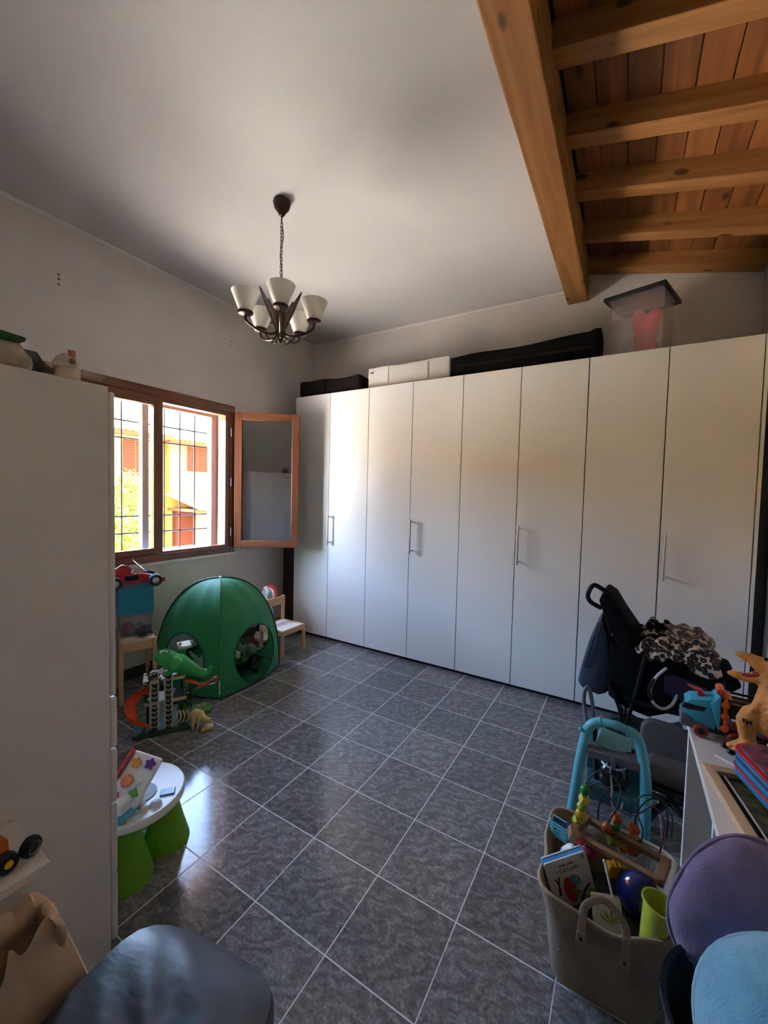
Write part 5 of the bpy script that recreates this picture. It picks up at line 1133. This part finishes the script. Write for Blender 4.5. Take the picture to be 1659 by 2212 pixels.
# ================================================================ fabric basket of toys
M_JUTE = pm('beige_canvas', (.30, .225, .155), .9, var=.22, vs=9, bump=.35, bs=130)
M_JUTEL = pm('canvas_binding', (.36, .27, .18), .9, bump=.3, bs=130)
BC = Vector((3.105, -1.80, 0)); BH = .335
bk_ = thing('fabric_basket', 'beige canvas basket full of toys standing on the floor', 'basket', BC, 0.0)
def se(a, n=5.0): cx, sx = math.cos(a), math.sin(a); k = (abs(cx) ** n + abs(sx) ** n) ** (-1 / n); return k * cx, k * sx
def bwall(u, v):
    a = 2 * PI * u; x, y = se(a); hx_, hy_ = .145 + .045 * v ** 1.2, .13 + .075 * v ** 1.2
    d = .012 * math.sin(a * 3 + 1) * v + .006 * math.sin(a * 7 + v * 5) * v
    z = BH * v + v * v * (.012 * math.sin(a * 2 + .8) + .006 * math.sin(a * 5))
    return Vector((x * (hx_ + d), y * (hy_ + d), z))
MB().grid(bwall, 96, 22, cu=True).build('basket_wall', M_JUTE, bk_, solid=.005)
MB().prism([tuple(bwall(k / 48, 0))[:2] for k in range(48)], 0, .006).build('basket_bottom', M_JUTE, bk_)
MB().tube([bwall(k / 96, 1.0) for k in range(96)], .006, 8, True).build('rim_binding', M_JUTEL, bk_)
def side_y(x):   # rim point on the front side for a given local x
    best = min((bwall(k / 192, .96) for k in range(192)), key=lambda p: abs(p.x - x) + (10 if p.y > 0 else 0)); return best
p0, p1 = side_y(-.05), side_y(.06); out = Vector((0, -.010, 0))
MB().tube(spline([p0 + out - Vector((0, 0, .05)), p0 + out, p0 + out + Vector((.010, .004, .055)), (p0 + p1) / 2 + out + Vector((0, .012, .085)), p1 + out + Vector((-.006, .004, .055)), p1 + out, p1 + out - Vector((0, 0, .05))], 6), .011, 8, flat=.3, up=(0, 1, 0)).build('handle', M_JUTEL, bk_)
for p in (p0, p1): q = p + out - Vector((0, .004, .045)); MB().box(q, (.026, .006, .032)).build('handle_patch', M_JUTEL, bk_, bevel=.002); MB().cyl(q + Vector((0, -.005, 0)), q + Vector((0, 0, 0)), .005, n=10).build('rivet', M_BRONZE, bk_)
MB().box(bwall(.75, .45) + Vector((0, -.002, 0)), (.003, .004, .20)).build('seam', M_JUTEL, bk_)
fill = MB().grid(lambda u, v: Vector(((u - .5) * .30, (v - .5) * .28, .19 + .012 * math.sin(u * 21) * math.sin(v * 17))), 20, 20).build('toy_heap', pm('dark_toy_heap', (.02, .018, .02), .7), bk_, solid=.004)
# board book
TLb, TRb = P(1174, 1868, z=.36), P(1264, 1838, z=.405); BLb = TLb + Vector((.06, .055, -.17))
U_ = (TRb - TLb); BWd = U_.length; U_.normalize(); V_ = BLb - TLb; V_ -= U_ * V_.dot(U_); V_.normalize(); N_ = U_.cross(-V_)
if N_.dot(CPOS - TLb) < 0: N_ = -N_
BHt = BWd * 1.28
book = thing('board_book', 'white board book titled I COLORI standing in the canvas basket', 'book', TLb)
bR = Matrix((U_, -V_, N_)).transposed()
def bkp(x, y, z): return bR @ Vector((x * BWd, -y * BHt, z))        # x right, y down, fraction of the cover
def bprism(name, pts, z0, z1, mat, par=None, bevel=0): return MB().prism(pts, z0, z1, lambda x, y, z: bkp(x, y, z)).build(name, mat, par or book, bevel=bevel)
def rrect(x0, y0, x1, y1, r, ar):
    pts = []
    for (cx, cy_, a0) in ((x1 - r, y1 - r * ar, 0), (x0 + r, y1 - r * ar, PI / 2), (x0 + r, y0 + r * ar, PI), (x1 - r, y0 + r * ar, 1.5 * PI)):
        for k in range(5): a = a0 + PI / 2 * k / 4; pts.append((cx + r * math.cos(a), cy_ + r * ar * math.sin(a)))
    return pts
cov = bprism('cover', rrect(0, 0, 1, 1, .06, BWd / BHt), -.004, 0, pm('white_cover_card', (.66, .62, .60), .45))
bprism('pages', [(.005, .01), (.98, .01), (.98, .99), (.005, .99)], -.020, -.004, pm('blue_page_edge', (.03, .20, .42), .6))
bprism('back_cover', rrect(0, 0, 1, 1, .06, BWd / BHt), -.024, -.020, MATS['white_cover_card'])
def bell(cx, cy_, rx, ry, rot=0, n=28): return [(cx + rx * math.cos(a) * math.cos(rot) - ry * math.sin(a) * math.sin(rot), cy_ + rx * math.cos(a) * math.sin(rot) + ry * math.sin(a) * math.cos(rot)) for a in [2 * PI * k / n for k in range(n)]]
z1 = .0006
bprism('red_shape', bell(.45, .66, .14, .27, -.12), 0, z1, pm('print_red', (.42, .05, .03), .5, var=.4, vs=9), cov)
bprism('blue_shape', bell(.62, .50, .13, .10, .5), 0, z1 * 1.4, pm('print_blue', (.10, .26, .40), .5), cov); bprism('blue_shape', [(.50, .50), (.52, .36), (.66, .42)], 0, z1 * 1.3, MATS['print_blue'], cov)
bprism('eye_mark', bell(.69, .48, .045, .04), z1, z1 * 2, MATS['white_paper'], cov); bprism('eye_mark', bell(.69, .48, .028, .028), z1, z1 * 2.5, MATS['print_black'], cov)
bprism('twig', [(.60, 1.0), (.64, .88), (.74, .74), (.88, .64), (.92, .67), (.78, .78), (.70, .90), (.68, 1.0)], z1, z1 * 2.2, pm('print_brown', (.06, .025, .015), .6), cov)
for cx, cy_, r in ((.56, .70, .6), (.60, .74, .3), (.80, .93, .8), (.93, .82, .5)): bprism('leaf_mark', bell(cx, cy_, .085, .045, r), z1, z1 * 2.4, pm('print_leaf', (.26, .30, .03), .5), cov)
bprism('twig', [(.16, .72), (.20, .50), (.15, .36), (.18, .36), (.21, .44), (.24, .34), (.27, .35), (.235, .50), (.22, .72)], 0, z1, MATS['print_brown'], cov)
MB().tube([bkp(.90 + .035 * math.cos(a), .085 + .028 * math.sin(a), z1) for a in [2 * PI * k / 20 for k in range(20)]], .0012, 6, True).build('round_logo', pm('print_navy', (.02, .025, .06), .5), cov)
def tmat(x, y): return Matrix.Translation(bkp(x, y, .0005)) @ bR.to_4x4()
text('title_lettering', 'I COLORI', .030, pm('print_dark_red', (.16, .008, .008), .5), cov, tmat(.50, .245), .0005, 1.0)
o_ = bpy.data.objects['title_lettering']; ww = max(v.co.dot(U_) for v in o_.data.vertices) - min(v.co.dot(U_) for v in o_.data.vertices)
k_ = .52 * BWd / ww; o_.data.transform(Matrix.Translation(bkp(.50, .245, 0)) @ Matrix.Scale(k_, 4) @ Matrix.Translation(-bkp(.50, .245, 0)))
strip = MB()
for i in range(11):
    if i == 5: continue
    x = .33 + i * .031; strip.add([bkp(x, .115, 0), bkp(x + .022, .115, 0), bkp(x + .022, .165 - .01 * (i % 3), 0), bkp(x, .165 - .01 * (i % 2), 0), bkp(x, .115, z1), bkp(x + .022, .115, z1), bkp(x + .022, .165 - .01 * (i % 3), z1), bkp(x, .165 - .01 * (i % 2), z1)], [(0, 1, 2, 3), (7, 6, 5, 4), (0, 4, 5, 1), (1, 5, 6, 2), (2, 6, 7, 3), (3, 7, 4, 0)])
strip.build('small_print', pm('print_brown_grey', (.10, .07, .07), .6), cov)['kind'] = 'stuff'
# second book half hidden by the handle
b2 = thing('picture_book', 'white picture book with green palm leaves behind the basket handle', 'book', P(1318, 1994, z=.258) + Vector((-.006, -.004, 0)))
e_ = Vector((.85, .35, 0)).normalized(); up2 = Vector((-.15, .36, .92)).normalized(); nn = e_.cross(up2).normalized()
MB().box(up2 * .02, (.085, .012, .10), Matrix((e_, nn, up2)).transposed()).build('cover', MATS['white_cover_card'], b2, bevel=.003)
fm = MB()
for k in range(5): a = -.9 + k * .45; fm.add([nn * .0075 + e_ * .01 + up2 * .0, nn * .0078 + e_ * (.01 + .03 * math.sin(a) - .004) + up2 * (.02 * math.cos(a)), nn * .0078 + e_ * (.01 + .045 * math.sin(a)) + up2 * (.04 * math.cos(a)), nn * .0078 + e_ * (.01 + .03 * math.sin(a) + .006) + up2 * (.02 * math.cos(a))], [(0, 1, 2, 3)])
fm.build('leaf_print', MATS['print_leaf'], b2)
# bead maze
K_ = Frame(Vector((3.12, -1.74, 0)))
bmz = thing('bead_maze', 'wooden bead maze with coloured wires and beads lying in the basket', 'bead maze', K_.o, K_.rz)
M_MZW = wood('maze_wood', (.20, .095, .04), (.30, .16, .075), 0, .5, 2.5)
def wl2(p): return Matrix.Rotation(-K_.rz, 3, 'Z') @ (p - K_.o)
A1, A2, A3, A4 = wl2(P(1234, 1797, z=.395)), wl2(P(1424, 1904, z=.395)), wl2(P(1268, 1768, z=.395)), wl2(P(1440, 1862, z=.395))
for a, b in ((A1, A2), (A3, A4)): MB().bar(a, b, .020, .018).build('wooden_bar', M_MZW, bmz, bevel=.002)
for a, b in ((A1, A3), (A2, A4)): MB().bar(a - (b - a) * .05, b + (b - a) * .05, .024, .026).build('end_bar', M_MZW, bmz, bevel=.002)
q = wl2(P(1239, 1803, z=.40)); MB().box(q, (.030, .035, .036), rotm(.3, .2, .3)).build('end_block', M_MZW, bmz, bevel=.003)
def KP(u, v, dy=0): return K_(u, v, dy)
wires = [('green_wire', (.03, .10, .04), [(1258, 1765, 0), (1266, 1720, 0), (1275, 1680, 0), (1298, 1664, .01), (1322, 1675, .02), (1340, 1705, .02), (1332, 1745, .02), (1312, 1778, .02)]),
         ('purple_wire', (.16, .03, .13), [(1270, 1700, .02), (1290, 1692, .03), (1310, 1702, .03), (1325, 1735, .03), (1355, 1760, .04), (1385, 1755, .04), (1405, 1742, .04), (1425, 1755, .05), (1435, 1785, .05), (1424, 1850, .03)]),
         ('green_wire', (.03, .10, .04), [(1385, 1820, .03), (1388, 1790, .03), (1374, 1750, .04), (1380, 1725, .04), (1400, 1717, .05), (1430, 1730, .06), (1452, 1765, .06), (1450, 1810, .05)]),
         ('black_wire', (.01, .01, .012), [(1292, 1778, .05), (1294, 1740, .05), (1308, 1712, .06), (1320, 1700, .06), (1350, 1700, .07), (1362, 1730, .07), (1362, 1765, .06)]),
         ('black_wire', (.01, .01, .012), [(1372, 1790, .06), (1376, 1755, .06), (1400, 1728, .07), (1425, 1730, .08), (1442, 1760, .08), (1440, 1810, .07)]),
         ('white_wire', (.4, .4, .42), [(1318, 1662, .05), (1322, 1700, .05), (1322, 1735, .05), (1337, 1760, .05), (1345, 1735, .06)])]
for nm, col_, pts in wires: MB().tube(spline([KP(u, v, dy) for u, v, dy in pts], 7), .0026, 8).build(nm, pm(nm + '_paint', col_, .3), bmz)
GRN, YEL, LIM, ORA = pm('bead_green', (.02, .20, .04), .3), pm('bead_yellow', (.60, .34, .02), .3), pm('bead_lime', (.34, .42, .05), .3), pm('bead_orange', (.52, .10, .02), .3)
for u, v, dy, kind, mt in ((1264, 1706, 0, 's', GRN), (1262, 1726, 0, 'c', pm('bead_lemon', (.66, .52, .10), .3)), (1257, 1742, 0, 's', LIM), (1254, 1757, 0, 's', YEL), (1248, 1773, 0, 'c', LIM),
                           (1311, 1788, .02, 's', ORA), (1331, 1768, .04, 'c', ORA), (1329, 1784, .04, 's', GRN), (1332, 1798, .04, 's', LIM), (1323, 1815, .03, 'c', LIM), (1347, 1830, .03, 's', YEL), (1367, 1836, .03, 'c', ORA),
                           (1369, 1791, .05, 'c', ORA), (1368, 1806, .05, 's', YEL), (1374, 1817, .05, 's', GRN), (1383, 1830, .04, 's', GRN)):
    q = KP(u, v, dy)
    if kind == 's': MB().ell(q, (.0165, .0165, .0185), rotm(.2, .3, 0), 16, 10).build('bead', mt, bmz)
    else: MB().box(q, (.027, .027, .025), rotm(.3, .25, .5)).build('bead', mt, bmz, bevel=.002)
# navy toy, lime cup, small things
nv = thing('navy_toy', 'shiny navy blue rounded toy with white and orange patch in the basket', 'toy', P(1383, 1935, z=.345) + Vector((-.006, .012, -.115)))
M_NAVY = pm('navy_gloss', (.006, .010, .075), .15, coat=.4)
MB().ell((0, 0, .10), (.060, .050, .082), rotm(.25, .15, 0), 28, 18).build('body', M_NAVY, nv)
fq = P(1372, 1905, z=.385) - nv.location
MB().ell(fq + Vector((.0, .0, -.006)), (.024, .018, .012), rotm(-.5, 0, .4), 16, 8).build('white_patch', M_WHP, nv); MB().ell(fq + Vector((-.016, -.010, -.004)), (.009, .010, .010), None, 12, 8).build('orange_patch', pm('beak_orange', (.6, .14, .03), .3), nv)
ca_, cb_ = P(1428, 1952, z=.405), P(1404, 2034, z=.285)
cp_ = thing('lime_cup', 'lime yellow plastic cup tilted in the front of the basket', 'cup', cb_)
ax = (ca_ - cb_); Lc = ax.length; Rc = ax.to_track_quat('Z', 'Y').to_matrix()
MB().lathe([(.0, 0), (.027, 0), (.042, Lc), (.047, Lc), (.047, Lc - .006), (.0435, Lc - .008), (.039, Lc - .004), (.024, .004), (.0, .004)], (0, 0, 0), 32, Rc).build('cup_body', pm('lime_plastic_soft', (.50, .56, .05), .45, trans=.1), cp_)
tg = thing('striped_brush', 'blue striped toy brush sticking out of the basket corner', 'toy brush', P(1209, 1790, z=.358))
for k in range(5): MB().box((0, 0, -.022 + k * .011), (.060, .030, .0062), rotm(.3, 0, -.3)).build('stripe', pm('pale_cyan', (.12, .48, .60), .4), tg, bevel=.001)
MB().box((0, .006, 0), (.054, .022, .055), rotm(.3, 0, -.3)).build('core', pm('deep_navy', (.008, .02, .07), .5), tg, bevel=.003)
MB().tube(spline([(.02, -.01, .03), (.05, -.015, .02), (.06, -.03, -.04), (.045, -.05, -.10)], 6), .009, 8, flat=.4).build('ribbon', pm('blue_ribbon', (.01, .04, .20), .6), tg)
MB().tube([(-.028, .006, .05), (-.022, .0, .02), (-.02, -.012, -.01)], .003, 6).build('lime_string', LIM, tg)
wb = thing('white_bottle', 'white plastic bottle lying behind the board book', 'bottle', P(1222, 1832, z=.33)); MB().lathe([(.0, 0), (.02, 0), (.022, .05), (.012, .075), (.0, .078)], (0, 0, -.02), 18, rotm(.5, .5, 0)).build('bottle_body', M_WHP, wb); MB().cyl((.042, -.028, .058), (.05, -.034, .072), .009, n=12).build('cap', M_RED, wb)
bg_ = thing('toy_brick', 'orange castle-shaped toy brick in the basket', 'toy brick', P(1330, 1876, z=.37))
mb = MB().box((0, 0, -.008), (.055, .022, .032), rotm(.2, 0, .5))
for k in range(4): mb.box(rotm(.2, 0, .5) @ Vector((-.021 + k * .014, 0, .013)), (.008, .022, .014), rotm(.2, 0, .5))
mb.build('brick_body', pm('amber_plastic', (.52, .24, .02), .4), bg_)
MB().box((0, .02, -.016), (.05, .03, .02), rotm(.2, 0, .5)).build('brick_base', MATS['amber_plastic'], bg_, bevel=.002)
so_ = MB().tube([P(1305, 1860, z=.44), P(1313, 1895, z=.41), P(1324, 1940, z=.36)], .0026, 8).ell(P(1305, 1860, z=.44), .0045, None, 10, 6).build('white_stick', M_WHP); tag(so_, 'thin white stick standing between the book and navy toy', 'stick')
ap = MB().ell((0, 0, 0), (.028, .024, .026), None, 16, 10).lathe([(.003, .02), (.0025, .034), (.0, .035)], (0, 0, 0), 8).build('toy_apple', pm('dark_pink_toy', (.30, .02, .06), .4)); ap.location = P(1273, 1836, z=.35); tag(ap, 'dark pink toy apple behind the board book', 'toy')

# ================================================================ tub with plush cushions
tub = thing('laundry_tub', 'dark grey plastic tub at the lower right beside the basket', 'tub', (3.398, -2.282, 0))
M_TUB = pm('dark_grey_plastic', (.030, .030, .033), .45)
MB().lathe([(.0, 0), (.13, 0), (.15, .25), (.172, .52), (.182, .525), (.182, .512), (.175, .508), (.158, .30), (.14, .25), (.14, .012), (.0, .012)], n=48).build('tub_body', M_TUB, tub)
for s in (-1, 1): MB().tube(spline([(-.06, s * .17, .47), (-.05, s * .205, .46), (.05, s * .205, .46), (.06, s * .17, .47)], 5), .009, 8).build('tub_handle', M_TUB, tub)
M_PLBL = pm('sky_blue_plush', (.13, .40, .58), .95, var=.12, vs=40, bump=.4, bs=220, sheen=.6); M_PLLI = pm('lilac_plush', (.22, .17, .30), .95, var=.1, vs=30, bump=.3, bs=220, sheen=.5); M_SEAMB = pm('pale_blue_stitch', (.30, .55, .66), .9)
def cushion(t, hx_, hy_, th, R, c_, mat, n=3.0, pinch=.25):
    def fn(s):
        def g(u, v):
            a = 2 * PI * u; x, y = se(a, n); r = v; z = s * th * (1 - r ** 2.6) ** .55; return Vector(c_) + R @ Vector((x * hx_ * r, y * hy_ * r, z + .003 * math.sin(a * 9) * r * s))
        return g
    m = MB(); m.grid(fn(1), 48, 14, cu=True); m.grid(fn(-1), 48, 14, cu=True); o = weld(m.build('cushion_body', mat, t), .0004)
    MB().tube([Vector(c_) + R @ Vector((se(2 * PI * k / 48, n)[0] * hx_, se(2 * PI * k / 48, n)[1] * hy_, 0)) for k in range(48)], .004, 6, True).build('piping', mat if mat is M_PLLI else M_SEAMB, t)
    return o
lc_ = thing('plush_cushion', 'lilac oval plush cushion leaning on the desk end above the tub', 'cushion', (3.39, -2.132, .50))
cushion(lc_, .118, .170, .045, rotm(PI / 2 - .16, .42, 0), (-.02, .008, .125), M_PLLI, 2.4)
b3 = thing('plush_cushion', 'sky blue round plush cushion resting on the dark tub', 'cushion', (3.45, -2.36, .50))
cushion(b3, .185, .185, .15, rotm(.55, -.25, .2), (-.0, .0, .082), M_PLBL, 2.2)
import OpenImageIO as oiio, numpy as np, sys
im=oiio.ImageBuf('/workdir/render_main.png').get_pixels(oiio.FLOAT)[...,:3]
H,W=im.shape[:2]
pts=dict(ceil_bright=(420,430),ceil_top=(600,100),ceil_left=(150,440),ceil_mid=(800,500),wall_left=(250,650),wall_below=(450,1220),wall_back=(900,740),ward_top2=(760,900),ward_mid=(940,1150),ward_up6=(1200,880),ward_low5=(1050,1350),ward8=(1540,900),ward8low=(1560,1350),beam=(1130,250),raft=(1450,250),plank=(1500,120),floor_far=(900,1520),floor_mid=(780,1800),floor_near=(800,2150),floor_reflect=(430,1740),cab=(100,1200),sky=(290,880),shut=(425,990))
for n,(u,v) in pts.items():
    x,y=int(u*W/1659),int(v*H/2212); a=im[max(0,y-3):y+4,max(0,x-3):x+4].mean((0,1)); print(f'{n:14s}',(a*255).round().astype(int))
